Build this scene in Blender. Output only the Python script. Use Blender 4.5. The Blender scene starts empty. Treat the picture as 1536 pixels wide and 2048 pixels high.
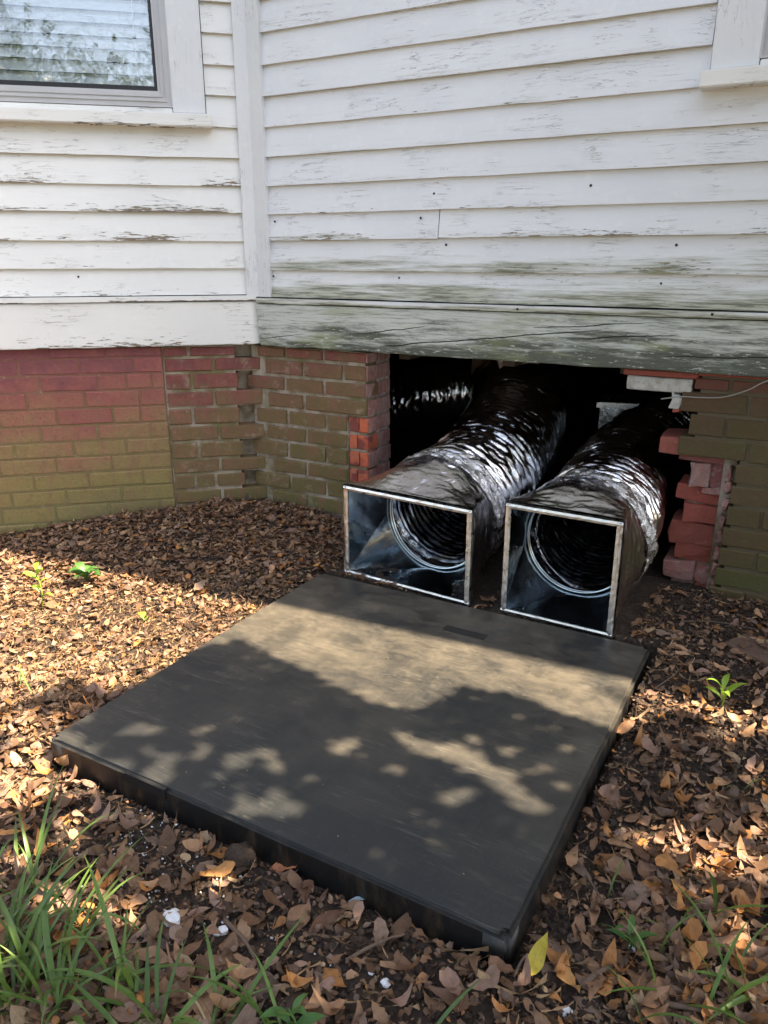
import bpy, bmesh, math, random
import numpy as np
from mathutils import Vector, Matrix, noise as mn
R = math.radians
random.seed(7); rng = np.random.default_rng(11)
scene = bpy.context.scene
COL = scene.collection

# ------------------------------------------------------------------ camera, sky, sun, exposure
cd = bpy.data.cameras.new('camera'); cam = bpy.data.objects.new('camera', cd); COL.objects.link(cam)
cam.location = (0, 0, 1.0); cam.rotation_euler = (R(90 - 18.4), 0, 0)
cd.sensor_fit = 'VERTICAL'; cd.sensor_height = 36; cd.lens = 36 * 1538 / 2048
cd.clip_start = 0.02; cd.clip_end = 1200
scene.camera = cam
SUN_EL = R(50)
SH = Vector((.952, -.306, 0)).normalized()
S = Vector((SH.x * math.cos(SUN_EL), SH.y * math.cos(SUN_EL), math.sin(SUN_EL)))
world = bpy.data.worlds.new('World'); scene.world = world; world.use_nodes = True
wt = world.node_tree; bg = wt.nodes['Background']
sky = wt.nodes.new('ShaderNodeTexSky'); sky.sky_type = 'NISHITA'; sky.sun_disc = False
sky.sun_elevation = SUN_EL; sky.sun_rotation = math.atan2(S.x, S.y); sky.air_density = 1.0; sky.dust_density = 2.0
hs = wt.nodes.new('ShaderNodeHueSaturation'); hs.inputs['Saturation'].default_value = .60
wt.links.new(sky.outputs[0], hs.inputs['Color']); wt.links.new(hs.outputs[0], bg.inputs['Color'])
bg.inputs['Strength'].default_value = 0.10
sd = bpy.data.lights.new('sun', 'SUN'); sd.energy = 5.0; sd.angle = R(.53); sd.color = (1, .83, .60)
so = bpy.data.objects.new('sun', sd); COL.objects.link(so); so.rotation_euler = S.to_track_quat('Z', 'Y').to_euler()
vs = scene.view_settings; vs.view_transform = 'Standard'; vs.look = 'None'; vs.gamma = 1; vs.use_curve_mapping = False
vs.exposure = 2.46

# ------------------------------------------------------------------ small helpers
def link(name, me, mat=None, parent=None, loc=None, rotz=None):
    o = bpy.data.objects.new(name, me); COL.objects.link(o)
    if mat is not None and me is not None and len(me.materials) == 0: me.materials.append(mat)
    if parent is not None: o.parent = parent
    if loc is not None: o.location = loc
    if rotz is not None: o.rotation_euler = (0, 0, rotz)
    return o
def tag(o, label=None, cat=None, group=None, kind=None):
    if label: o['label'] = label
    if cat: o['category'] = cat
    if group: o['group'] = group
    if kind: o['kind'] = kind
    return o
def empty(name, loc, rotz=0, parent=None):
    return link(name, None, None, parent, loc, rotz)
def smooth(me): me.polygons.foreach_set('use_smooth', [True] * len(me.polygons)); return me
def pymesh(verts, faces, sm=False, name='m'):
    me = bpy.data.meshes.new(name); me.from_pydata([tuple(v) for v in verts], [], faces); me.update()
    if sm: smooth(me)
    return me
def box_vf(x0, x1, y0, y1, z0, z1, base=0):
    v = [(x0,y0,z0),(x1,y0,z0),(x1,y1,z0),(x0,y1,z0),(x0,y0,z1),(x1,y0,z1),(x1,y1,z1),(x0,y1,z1)]
    f = [(0,3,2,1),(4,5,6,7),(0,1,5,4),(1,2,6,5),(2,3,7,6),(3,0,4,7)]
    return v, [tuple(i + base for i in q) for q in f]
def boxes(lst):
    V, F = [], []
    for b in lst:
        v, f = box_vf(*b, base=len(V)); V += v; F += f
    return pymesh(V, F)
def bevel_box(x0, x1, y0, y1, z0, z1, bev=.003, seg=1, jit=0, cuts=0):
    bm = bmesh.new(); v, f = box_vf(x0, x1, y0, y1, z0, z1)
    bv = [bm.verts.new(p) for p in v]
    for q in f: bm.faces.new([bv[i] for i in q])
    if cuts: bmesh.ops.subdivide_edges(bm, edges=bm.edges[:], cuts=cuts, use_grid_fill=True)
    if jit:
        for w in bm.verts: w.co += Vector((random.uniform(-jit, jit), random.uniform(-jit, jit), random.uniform(-jit, jit)))
    if bev: 
        es = [e for e in bm.edges if len(e.link_faces) == 2 and e.calc_face_angle(0) > .9]
        bmesh.ops.bevel(bm, geom=es, offset=bev, segments=seg, affect='EDGES', profile=.6)
    me = bpy.data.meshes.new('b'); bm.to_mesh(me); bm.free(); return me
def n3(x, y, z=0.0, s=1.0): return mn.noise(Vector((x * s, y * s, z * s)))

# ------------------------------------------------------------------ node helpers
class T:
    def __init__(s, name):
        s.m = bpy.data.materials.new(name); s.m.use_nodes = True; s.t = s.m.node_tree; s.b = s.t.nodes['Principled BSDF']; s.out = s.t.nodes['Material Output']
    def nd(s, typ, ins=None, out=0, **pr):
        n = s.t.nodes.new(typ)
        for k, v in pr.items(): setattr(n, k, v)
        for k, v in (ins or {}).items():
            if isinstance(v, bpy.types.NodeSocket): s.t.links.new(v, n.inputs[k])
            elif v is not None: n.inputs[k].default_value = v
        return n.outputs[out]
    def pos(s): return s.nd('ShaderNodeNewGeometry', out=0)
    def obj(s): return s.nd('ShaderNodeTexCoord', out=3)
    def rnd(s): return s.nd('ShaderNodeObjectInfo', out='Random')
    def mp(s, v, sc=(1,1,1), rot=(0,0,0), loc=(0,0,0)): return s.nd('ShaderNodeMapping', {'Vector': v, 'Scale': sc, 'Rotation': rot, 'Location': loc})
    def noise(s, v, sc=5., det=4., ro=.55, di=0., w=None, col=False):
        n = s.t.nodes.new('ShaderNodeTexNoise')
        if w is not None:
            n.noise_dimensions = '4D'; s.t.links.new(w, n.inputs['W'])
        s.t.links.new(v, n.inputs['Vector']); n.inputs['Scale'].default_value = sc; n.inputs['Detail'].default_value = det
        n.inputs['Roughness'].default_value = ro; n.inputs['Distortion'].default_value = di
        return n.outputs[1 if col else 0]
    def vor(s, v, sc, out=0, feat='F1'):
        return s.nd('ShaderNodeTexVoronoi', {'Vector': v, 'Scale': sc}, out=out, feature=feat)
    def ramp(s, f, stops, interp='LINEAR'):
        n = s.t.nodes.new('ShaderNodeValToRGB'); s.t.links.new(f, n.inputs[0]); cr = n.color_ramp; cr.interpolation = interp
        while len(cr.elements) < len(stops): cr.elements.new(.5)
        for e, (p, c) in zip(cr.elements, stops):
            e.position = p; e.color = (c, c, c, 1) if not hasattr(c, '__len__') else (*c, 1)
        return n.outputs[0]
    def mr(s, f, a, b, c=0., d=1., smooth=False):
        return s.nd('ShaderNodeMapRange', {'Value': f, 'From Min': a, 'From Max': b, 'To Min': c, 'To Max': d}, interpolation_type='SMOOTHSTEP' if smooth else 'LINEAR')
    def ma(s, op, a, b=0., c=None):
        n = s.t.nodes.new('ShaderNodeMath'); n.operation = op
        for i, v in enumerate((a, b, c)):
            if isinstance(v, bpy.types.NodeSocket): s.t.links.new(v, n.inputs[i])
            elif v is not None: n.inputs[i].default_value = v
        return n.outputs[0]
    def mix(s, f, a, b, mode='MIX'):
        n = s.t.nodes.new('ShaderNodeMix'); n.data_type = 'RGBA'; n.blend_type = mode
        for k, v in ((0, f), (6, a), (7, b)):
            if isinstance(v, bpy.types.NodeSocket): s.t.links.new(v, n.inputs[k])
            else: n.inputs[k].default_value = (*v, 1) if hasattr(v, '__len__') else v
        return n.outputs[2]
    def sep(s, v, k): return s.nd('ShaderNodeSeparateXYZ', {0: v}, out=k)
    def comb(s, x, y, z): return s.nd('ShaderNodeCombineXYZ', {0: x, 1: y, 2: z})
    def att(s, name, out=2, typ='GEOMETRY'): return s.nd('ShaderNodeAttribute', out=out, attribute_name=name, attribute_type=typ)
    def bump(s, h, st=.5, d=.01, nrm=None): return s.nd('ShaderNodeBump', {'Height': h, 'Strength': st, 'Distance': d, 'Normal': nrm})
    def set(s, **k):
        for a, v in k.items():
            a = a.replace('_', ' ')
            if isinstance(v, bpy.types.NodeSocket): s.t.links.new(v, s.b.inputs[a])
            else: s.b.inputs[a].default_value = (*v, 1) if hasattr(v, '__len__') else v
        return s.m
def plain(name, col, rough=.6, metal=0., bump=None):
    t = T(name); t.set(Base_Color=col, Roughness=rough, Metallic=metal)
    if bump: t.set(Normal=t.bump(t.noise(t.obj(), bump, 4), .4, .002))
    return t.m

# ------------------------------------------------------------------ materials
def m_paint(name, axis='x', algae=0., peel=1., base=(.76, .755, .735)):
    t = T(name); o = t.obj(); r = t.rnd()
    sc = (1.2, 1, 30) if axis == 'x' else (30, 1, 1.2)
    sc2 = (3.5, 2, 55) if axis == 'x' else (55, 2, 3.5)
    off = t.ma('MULTIPLY', r, 37.)
    g = t.mp(o, sc); g2 = t.mp(o, sc2)
    big = t.noise(o, 3.2, 3, w=off)
    grain = t.noise(g, 4.5, 6, .62, .35, w=off)
    fine = t.noise(g2, 6., 4, .6, w=off)
    dabs = t.noise(o, 42., 3, w=off)
    c = t.mix(t.mr(big, .35, .7), base, tuple(x * y for x, y in zip(base, (.93, .935, .95))))
    c = t.mix(t.mr(dabs, .55, .75, 0, .25), c, (.86, .85, .83))
    c = t.mix(t.mr(grain, .55, .75, 0, .22), c, (.55, .52, .48))
    h = t.att('edge')                                   # 0 at the board's lower edge, 1 at its top
    low = t.mr(h, 0., .55, .17, -.06) if axis == 'x' else t.mr(h, 0., .35, .12, -.04)
    # hairline cracks in the paint film
    ridge = t.ma('ABSOLUTE', t.ma('SUBTRACT', t.noise(t.mp(o, (2.2, 1, 26) if axis == 'x' else (26, 1, 2.2)), 2.6, 4, .55, .5, w=off), .5))
    gate = t.noise(o, 7., 2, w=t.ma('ADD', off, 5.))
    crack = t.ma('MULTIPLY', t.mr(ridge, .002, .0065, 1, 0), t.mr(gate, .50, .60))
    c = t.mix(t.ma('MULTIPLY', crack, .62), c, (.27, .24, .20))
    # flaked paint, bare grey-brown wood
    pk = t.noise(t.mp(o, (1.3, 1, 13) if axis == 'x' else (13, 1, 1.3)), 17., 4, .6, .3, w=t.ma('ADD', off, 9.))
    pat = t.noise(o, 2.6, 2, w=t.ma('ADD', off, 2.))
    amt = t.ma('MULTIPLY', t.mr(pat, .40, .62, .25, 1.), t.ma('ADD', t.att('peel', typ='OBJECT'), peel * .5))
    thr = t.ma('SUBTRACT', .745, t.ma('MULTIPLY', t.ma('ADD', low, .02), amt))
    flake = t.mr(t.ma('SUBTRACT', pk, thr), 0., .01)
    wood = t.mix(t.mr(fine, .4, .65), (.26, .21, .15), (.12, .10, .08))
    c = t.mix(flake, c, wood)
    halo = t.mr(t.ma('SUBTRACT', pk, thr), -.05, 0, 0, 1)
    if algae:
        p = t.pos(); z = t.sep(p, 2)
        an = t.noise(t.mp(o, (.7, 1, 11)), 3.1, 7, .68)
        am = t.ma('ADD', t.ma('ADD', t.mr(z, .86, 1.12, .44, -.04), t.mr(h, 0., .75, .20, -.14)), t.mr(an, .3, .7, -.28, .30))
        c = t.mix(t.mr(am, .16, .60, 0, .72, True), c, (.30, .31, .19))
        gr = t.noise(t.mp(o, (1.5, 1, 34)), 5., 6, .7)
        am2 = t.ma('MULTIPLY', t.mr(am, .28, .58), t.mr(gr, .44, .56))
        c = t.mix(t.ma('MULTIPLY', am2, .85), c, (.10, .10, .065))
    st = t.mr(t.att('stain'), 0., 1., 0., .55)
    c = t.mix(t.ma('MULTIPLY', st, t.mr(t.noise(t.mp(o, (2, 1, 9)), 5., 5), .38, .62)), c, (.34, .26, .16))
    hgt = t.ma('ADD', t.ma('MULTIPLY', grain, .22), t.ma('ADD', t.ma('MULTIPLY', flake, -.6), t.ma('MULTIPLY', crack, -.35)))
    hgt = t.ma('ADD', hgt, t.ma('MULTIPLY', halo, .18)); hgt = t.ma('ADD', hgt, t.ma('MULTIPLY', dabs, .16))
    return t.set(Base_Color=c, Roughness=t.mr(flake, 0, 1, .42, .8), Normal=t.bump(hgt, .75, .0028))
M = {}
M['paint'] = m_paint('white_peeling_paint', 'x', 0)
M['paint_green'] = m_paint('white_peeling_paint_with_algae', 'x', 1, base=(.70, .71, .73))
M['paint_v'] = m_paint('white_peeling_trim_paint', 'z', 0, .5, base=(.69, .70, .715))

CRACKS = [(.46, .736, .74, .777, .0012), (.55, .700, 1.32, .790, .0014), (1.10, .787, 1.44, .813, .0009), (1.23, .758, 1.54, .785, .0013), (.04, .702, .24, .731, .0008), (1.5, .72, 1.9, .738, .001)]
def m_beam():
    t = T('weathered_green_beam'); o = t.obj()
    w = t.noise(t.mp(o, (.8, 1, 3.)), 2.1, 4, .55, .6)
    v = t.mp(o, (1.3, 1, 13), rot=(0, R(3.5), 0))
    grain = t.noise(t.mp(o, (2, 1, 42), rot=(0, R(2), 0)), 4.2, 7, .7, .4)
    blot = t.noise(t.mp(o, (1.0, 1, 9.), rot=(0, R(3), 0)), 3.2, 10, .74, .12)
    x = t.sep(o, 0); z = t.sep(o, 2)
    dk = t.ma('ADD', blot, t.ma('ADD', t.mr(z, .68, .80, .13, -.08), t.mr(x, .1, 1.9, -.05, .05)))
    c = t.mix(t.mr(dk, .42, .61, 0, 1, True), (.52, .54, .50), (.085, .095, .072))
    yel = t.noise(t.mp(o, (1, 1, 4)), 4.4, 4)
    c = t.mix(t.mr(yel, .53, .70, 0, .6), c, (.24, .27, .12))
    c = t.mix(t.mr(grain, .50, .66, 0, .65), c, (.055, .055, .042))
    flk = t.noise(t.mp(o, (2, 1, 11)), 16., 5, .7)
    c = t.mix(t.ma('MULTIPLY', t.mr(flk, .60, .63), .8), c, (.55, .56, .52))
    rd = t.ma('ABSOLUTE', t.ma('SUBTRACT', t.noise(t.mp(o, (.30, 1, 6.5), rot=(0, R(-5), 0), loc=(3.3, 0, 1.7)), 2.3, 2, .5, .1), .5))
    cr = None; wob = t.ma('MULTIPLY', t.ma('SUBTRACT', t.noise(o, 9., 5, .65), .5), .016)
    for xa, za, xb, zb, wd in CRACKS:
        sl = (zb - za) / (xb - xa); line = t.ma('ADD', t.ma('MULTIPLY', t.ma('SUBTRACT', x, xa), sl), za)
        d = t.ma('ABSOLUTE', t.ma('SUBTRACT', t.ma('ADD', z, wob), line))
        tp = t.ma('MINIMUM', t.mr(x, xa, xa + .06), t.mr(x, xb - .10, xb, 1, 0))
        k = t.ma('MULTIPLY', t.mr(t.ma('SUBTRACT', d, t.ma('MULTIPLY', tp, wd)), 0, .0007, 1, 0), t.mr(tp, 0, .1)); cr = k if cr is None else t.ma('MAXIMUM', cr, k)
    c = t.mix(cr, c, (.012, .012, .01))
    h = t.ma('ADD', t.ma('MULTIPLY', grain, -.6), t.ma('ADD', t.ma('MULTIPLY', cr, -1.2), t.ma('MULTIPLY', flk, .35)))
    return t.set(Base_Color=c, Roughness=.78, Normal=t.bump(h, .9, .004))
M['beam'] = m_beam()

def m_brick(name, kind):
    t = T(name); p = t.pos(); r = t.rnd(); z = t.sep(p, 2); x = t.sep(p, 0)
    w = t.ma('MULTIPLY', r, 17.)
    n1 = t.noise(p, 3.2, 4); n2 = t.noise(p, 34., 5, .65); n3_ = t.noise(p, 120., 3)
    vert = t.noise(t.mp(p, (1.4, 1.4, .5)), 22., 4, .6)
    if kind == 'left':
        q = t.ma('ADD', z, t.ma('ADD', t.ma('ADD', t.mr(n1, .3, .7, -.10, .10), t.mr(t.noise(p, 13., 6, .7), .3, .7, -.07, .07)), t.ma('ADD', t.mr(r, 0, 1, -.055, .055), t.mr(x, -1.4, -.6, .11, -.06))))
        c = t.ramp(q, [(.0, (.17, .14, .055)), (.20, (.205, .165, .055)), (.36, (.22, .15, .065)), (.47, (.25, .115, .07)), (.60, (.25, .08, .07)), (.70, (.18, .055, .065))])
        c = t.mix(t.mr(vert, .5, .72, 0, .5), c, (.20, .085, .06))
    elif kind == 'mid':
        q = t.ma('ADD', z, t.ma('ADD', t.mr(t.noise(p, 9., 5, .6), .3, .7, -.20, .20), t.ma('ADD', t.mr(r, 0, 1, -.07, .07), t.mr(x, -.56, -.46, .13, -.06))))
        c = t.ramp(q, [(.0, (.12, .10, .033)), (.25, (.135, .10, .036)), (.45, (.15, .09, .042)), (.58, (.16, .075, .045)), (.67, (.20, .06, .05)), (.75, (.16, .04, .045))])
        c = t.mix(t.mr(vert, .5, .7, 0, .65), c, (.23, .085, .065))
        c = t.mix(t.mr(t.noise(p, 9., 5), .55, .72, 0, .5), c, (.11, .12, .03))
        c = t.mix(t.mr(t.noise(p, 16., 7, .75), .56, .66, 0, .5), c, (.34, .27, .21))
    elif kind == 'right':
        q = t.ma('ADD', z, t.ma('ADD', t.mr(n1, .3, .7, -.12, .12), t.mr(r, 0, 1, -.1, .1)))
        c = t.ramp(q, [(.0, (.075, .066, .02)), (.3, (.07, .05, .017)), (.5, (.06, .045, .014)), (.62, (.08, .04, .02)), (.70, (.11, .03, .02))])  # olive tones darkened to carry the dimmer light on this side
        c = t.mix(t.mr(vert, .5, .7, 0, .5), c, (.075, .04, .025))
        c = t.mix(t.mr(t.noise(p, 8., 5), .52, .70, 0, .6), c, (.06, .07, .018))
    elif kind == 'jamb':
        c = t.mix(r, (.29, .13, .11), (.35, .22, .21))
        c = t.mix(t.mr(n2, .44, .62, 0, .6), c, (.36, .30, .28))
        c = t.mix(t.mr(vert, .52, .68, 0, .5), c, (.17, .055, .05))
    elif kind == 'raw':
        c = t.mix(t.mr(t.noise(p, 11., 2, w=w), .46, .53), (.20, .04, .035), (.50, .115, .05))
        c = t.mix(t.mr(n2, .58, .72, 0, .55), c, (.40, .26, .22))
    elif kind == 'red':
        c = t.mix(r, (.34, .075, .05), (.25, .06, .045))
        c = t.mix(t.mr(n2, .60, .72, 0, .35), c, (.40, .21, .18))
        c = t.mix(t.mr(vert, .55, .7, 0, .35), c, (.20, .045, .04))
    elif kind == 'maroon':
        c = t.mix(t.mr(n1, .4, .6), (.20, .055, .06), (.26, .10, .095))
        c = t.mix(t.mr(n2, .58, .68, 0, .6), c, (.34, .27, .25))
    elif kind == 'dusty':
        c = t.mix(r, (.30, .17, .15), (.33, .12, .11))
        c = t.mix(t.mr(n2, .48, .66, 0, .6), c, (.36, .31, .28))
    else:
        c = t.mix(t.mr(n2, .45, .6), (.52, .53, .50), (.38, .38, .35))
    c = t.mix(t.mr(r, 0, 1, 0, .10 if kind == 'left' else .25), c, (.13, .07, .04))
    c = t.mix(t.mr(n3_, .58, .72, 0, .45), c, (.05, .035, .025))
    c = t.mix(t.mr(t.noise(p, 55., 6, .75), .5, .7, 0, .35), c, t.mix(1., c, (1.7, 1.6, 1.5), 'MULTIPLY'))
    h = t.ma('ADD', t.ma('MULTIPLY', n2, .6), t.ma('MULTIPLY', n3_, .4))
    return t.set(Base_Color=c, Roughness=.82, Normal=t.bump(h, .85, .0045))
for k in ('left', 'mid', 'right', 'jamb', 'raw', 'red', 'maroon', 'dusty', 'whitewash'): M['b_' + k] = m_brick('brick_' + k, k)
def m_mortar(name, kind):
    t = T(name); p = t.pos(); z = t.sep(p, 2); n = t.noise(p, 30., 6, .7); n1 = t.noise(p, 6., 3)
    if kind == 'left':
        c = t.ramp(t.ma('ADD', z, t.mr(n1, .3, .7, -.08, .08)), [(.05, (.155, .13, .055)), (.35, (.18, .125, .06)), (.5, (.20, .10, .065)), (.7, (.17, .06, .06))])
        c = t.mix(t.mr(n, .6, .7, 0, .5), c, (.36, .30, .24))
    elif kind == 'mid':
        c = t.mix(t.mr(n1, .42, .6), (.36, .31, .25), (.15, .135, .06)); c = t.mix(t.mr(t.noise(p, 14., 5, .7), .46, .6, 0, .75), c, (.15, .10, .055))
    elif kind == 'jamb':
        c = t.mix(t.mr(n, .4, .65), (.38, .34, .31), (.20, .13, .11))
    else:
        c = t.mix(t.mr(n1, .4, .6), (.06, .048, .022), (.10, .08, .05)); c = t.mix(t.mr(n, .62, .72, 0, .3), c, (.22, .2, .16))
    return t.set(Base_Color=c, Roughness=.95, Normal=t.bump(n, 1., .006))
for k in ('left', 'mid', 'right', 'jamb'): M['mo_' + k] = m_mortar('mortar_' + k, k)

def m_pad():
    t = T('black_pad_plastic'); o = t.obj(); 
    sm = t.noise(o, 3.0, 6, .65, .5); sm2 = t.noise(t.mp(o, (1, 1.8, 1), rot=(0, 0, R(35))), 7.5, 7, .74, .3)
    sw = t.noise(t.mp(o, (5, 1, 1), rot=(0, 0, R(-50))), 9., 6, .7, .4); fine = t.noise(o, 260., 2)
    scr = t.ma('ABSOLUTE', t.ma('SUBTRACT', t.noise(t.mp(o, (9, 1, 1), rot=(0, 0, R(50))), 4., 6, .7), .5))
    y = t.sep(o, 1); z = t.sep(o, 2)
    dust = t.ma('ADD', t.mr(sm, .35, .68, 0, .62), t.ma('ADD', t.mr(sm2, .44, .66, 0, .40), t.mr(sw, .5, .68, 0, .10)))
    dust = t.ma('MULTIPLY', dust, t.mr(y, -.5, .35, .18, 1.35))  # dust thickened towards the back, brightening the sunlit band in the colour
    c = t.mix(t.ma('MINIMUM', dust, 1.), (.0135, .0160, .0185), (.104, .088, .066))
    c = t.mix(t.mr(t.vor(o, 34.), .0, .03, .25, 0), c, (.16, .145, .12))
    c = t.mix(t.mr(t.noise(o, 70., 6, .8), .58, .72, 0, .35), c, (.115, .10, .078))
    c = t.mix(t.mr(scr, .0, .010, .10, 0), c, (.13, .12, .10))
    sidec = t.mix(t.mr(t.noise(t.mp(o, (1, 1, .3)), 24., 5, .7), .5, .74), (.006, .006, .0065), (.055, .038, .022))
    side = t.mr(z, -.012, -.006, 1, 0)
    c = t.mix(side, c, sidec)
    for sx, an, ph, am in ((3.1, 20, 1., .35), (2.3, -62, 4., .30), (2.7, 75, 8., .25)):
        q = t.ma('ABSOLUTE', t.ma('SUBTRACT', t.noise(t.mp(o, (.7, 11, 1), rot=(0, 0, R(an)), loc=(ph, ph, 0)), sx, 3, .6, .3), .5))
        gq = t.noise(t.mp(o, (1, 1, 1), loc=(ph, 0, 0)), 5., 3)
        c = t.mix(t.ma('MULTIPLY', t.ma('MULTIPLY', t.mr(q, 0, .010, am, 0), t.mr(gq, .48, .62)), t.ma('SUBTRACT', 1., side)), c, (.17, .155, .13))
    rough = t.ma('ADD', t.mr(sm2, .3, .7, .36, .54), t.ma('MULTIPLY', dust, .14))
    h = t.ma('ADD', t.ma('MULTIPLY', fine, .35), t.ma('ADD', t.ma('MULTIPLY', sm, .5), t.ma('MULTIPLY', sw, .4)))
    return t.set(Base_Color=c, Roughness=rough, Specular_IOR_Level=.5, Normal=t.bump(h, .4, .002))
M['pad'] = m_pad()

def m_soil():
    t = T('soil'); p = t.pos(); a = t.noise(p, 6., 5); b = t.noise(p, 45., 6, .7); c_ = t.vor(p, 90.)
    c = t.mix(a, (.050, .032, .021), (.022, .014, .010)); c = t.mix(t.mr(b, .5, .7, 0, .7), c, (.095, .062, .040))
    h = t.ma('ADD', b, t.ma('MULTIPLY', c_, .5))
    return t.set(Base_Color=c, Roughness=.95, Normal=t.bump(h, 1., .012))
M['soil'] = m_soil()
def m_lawn():
    t = T('lawn_ground'); p = t.pos(); c = t.mix(t.noise(p, 1.2, 5), (.055, .075, .02), (.10, .07, .04))
    return t.set(Base_Color=c, Roughness=.95, Normal=t.bump(t.noise(p, 20., 5), 1., .03))
M['lawn'] = m_lawn()
def m_leaf(single=False, name='dry_leaf'):
    t = T(name); p = t.pos()
    c = t.nd('ShaderNodeObjectInfo', out='Color') if single else t.att('Col', 0)
    n = t.noise(p, 90., 4); sp = t.noise(p, 420., 2)
    c = t.mix(t.mr(n, .42, .68, 0, .55), c, t.mix(1., c, (.55, .48, .42), 'MULTIPLY'))
    c = t.mix(t.mr(sp, .66, .72, 0, .5), c, (.03, .018, .012))
    if single or name == 'dry_leaf':
        mid = t.ma('ABSOLUTE', t.att('mid')); c = t.mix(t.mr(mid, .0, .12, .4, 0), c, t.mix(1., c, (1.5, 1.4, 1.3), 'MULTIPLY'))
    tr = t.nd('ShaderNodeBsdfTranslucent', {'Color': c})
    t.set(Base_Color=c, Roughness=.55, Specular_IOR_Level=.35, Normal=t.bump(n, .5, .002))
    ms = t.nd('ShaderNodeMixShader', {0: .16, 1: t.b.outputs[0], 2: tr}); t.t.links.new(ms, t.out.inputs[0])
    return t.m
M['leaf'] = m_leaf(); M['leaf1'] = m_leaf(True, 'single_dry_leaf')
def m_green(name, a, b, ro=.4):
    t = T(name); o = t.obj(); r = t.rnd(); c = t.mix(r, a, b); c = t.mix(t.mr(t.noise(t.pos(), 60., 3), .4, .7, 0, .4), c, tuple(v * .6 for v in a))
    tr = t.nd('ShaderNodeBsdfTranslucent', {'Color': c}); t.set(Base_Color=c, Roughness=ro)
    ms = t.nd('ShaderNodeMixShader', {0: .3, 1: t.b.outputs[0], 2: tr}); t.t.links.new(ms, t.out.inputs[0]); return t.m
M['grass'] = m_green('grass_blade', (.075, .135, .03), (.15, .245, .045))
M['sprig'] = m_green('sprig_green', (.06, .15, .035), (.09, .19, .04)); M['lime'] = m_green('sprig_lime', (.28, .42, .04), (.24, .40, .05))
M['canopy'] = m_green('canopy_leaf', (.045, .085, .02), (.06, .11, .03))
M['dead'] = plain('dead_grass', (.36, .27, .15), .7, 0, 80)
M['bark'] = plain('bark', (.10, .075, .055), .9, 0, 20)
M['twig'] = plain('twig_bark', (.13, .085, .06), .85, 0, 60)
M['foam'] = plain('white_foam', (.68, .69, .72), .7, 0, 150)
M['dark'] = plain('dark_interior', (.015, .014, .013), .9)
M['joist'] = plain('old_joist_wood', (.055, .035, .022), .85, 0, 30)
M['nail'] = plain('rusty_nail', (.03, .022, .02), .6, .4)
M['frieze'] = m_paint('white_frieze_paint', 'x', 0, 1.3)
M['alu'] = (lambda t: t.set(Base_Color=t.mix(t.noise(t.mp(t.obj(), (1, 1, 1)), 12., 4), (.55, .54, .55), (.42, .41, .42)), Metallic=.35, Roughness=.45, Normal=t.bump(t.noise(t.obj(), 40., 4), .2, .002)))(T('dull_aluminium_frame'))
M['gasket'] = plain('black_window_gasket', (.012, .012, .016), .5, 0, 60)
M['blind'] = plain('white_blind_slat', (.88, .90, .92), .5)
M['gloss_black'] = plain('wire_sheath', (.22, .20, .17), .4)
def m_glass():
    t = T('window_glass'); p = t.pos()
    bmp = t.bump(t.ma('ADD', t.noise(p, 9., 3, .5, 1.5), t.ma('MULTIPLY', t.mr(t.ma('ABSOLUTE', t.ma('SUBTRACT', t.noise(p, 16., 4, .6, 2.5), .5)), 0, .03, 1, 0), .4)), .035, .006)
    gl = t.nd('ShaderNodeBsdfGlossy', {'Color': (.9, .95, 1, 1), 'Roughness': .02, 'Normal': bmp})
    tr = t.nd('ShaderNodeBsdfTransparent', {'Color': (.95, .98, 1, 1)})
    fr = t.nd('ShaderNodeFresnel', {'IOR': 1.5}); f = t.mr(fr, 0, 1, .19, 1.)
    ms = t.nd('ShaderNodeMixShader', {0: f, 1: tr, 2: gl}); t.t.links.new(ms, t.out.inputs[0]); return t.m
M['glass'] = m_glass()
def m_foil(name, base, rough, crumple, metal=1., sc=1., brown_reflect=0.):
    t = T(name); o = t.obj()
    w1 = t.noise(o, 26. * sc, 5, .6, 1.8); w2 = t.vor(o, 38. * sc, 0); w3 = t.noise(o, 120. * sc, 3)
    rid = t.ma('ABSOLUTE', t.ma('SUBTRACT', w1, .5))
    h = t.ma('ADD', t.ma('MULTIPLY', rid, -1.6), t.ma('ADD', t.ma('MULTIPLY', w2, .5), t.ma('MULTIPLY', w3, .12)))
    c = t.mix(t.noise(o, 9., 4), base, tuple(v * .8 for v in base))
    if brown_reflect: c = t.mix(t.mr(t.noise(o, 12., 4), .45, .65, 0, brown_reflect), c, (.22, .12, .09))  # brown blotches in the colour imitate the ground reflected in the foil
    return t.set(Base_Color=c, Metallic=metal, Roughness=t.mr(t.noise(o, 50., 3), .3, .7, rough * .6, rough * 1.5), Normal=t.bump(h, crumple, .008))
M['foil_tape'] = m_foil('crumpled_foil_tape', (.93, .93, .95), .26, .9, sc=.8)
M['edge_tape'] = m_foil('foil_edge_tape', (.86, .84, .81), .35, .16, sc=.5)
M['wrap'] = m_foil('foil_boot_wrap', (.84, .81, .80), .15, .42, brown_reflect=.25, sc=.5)
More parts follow.
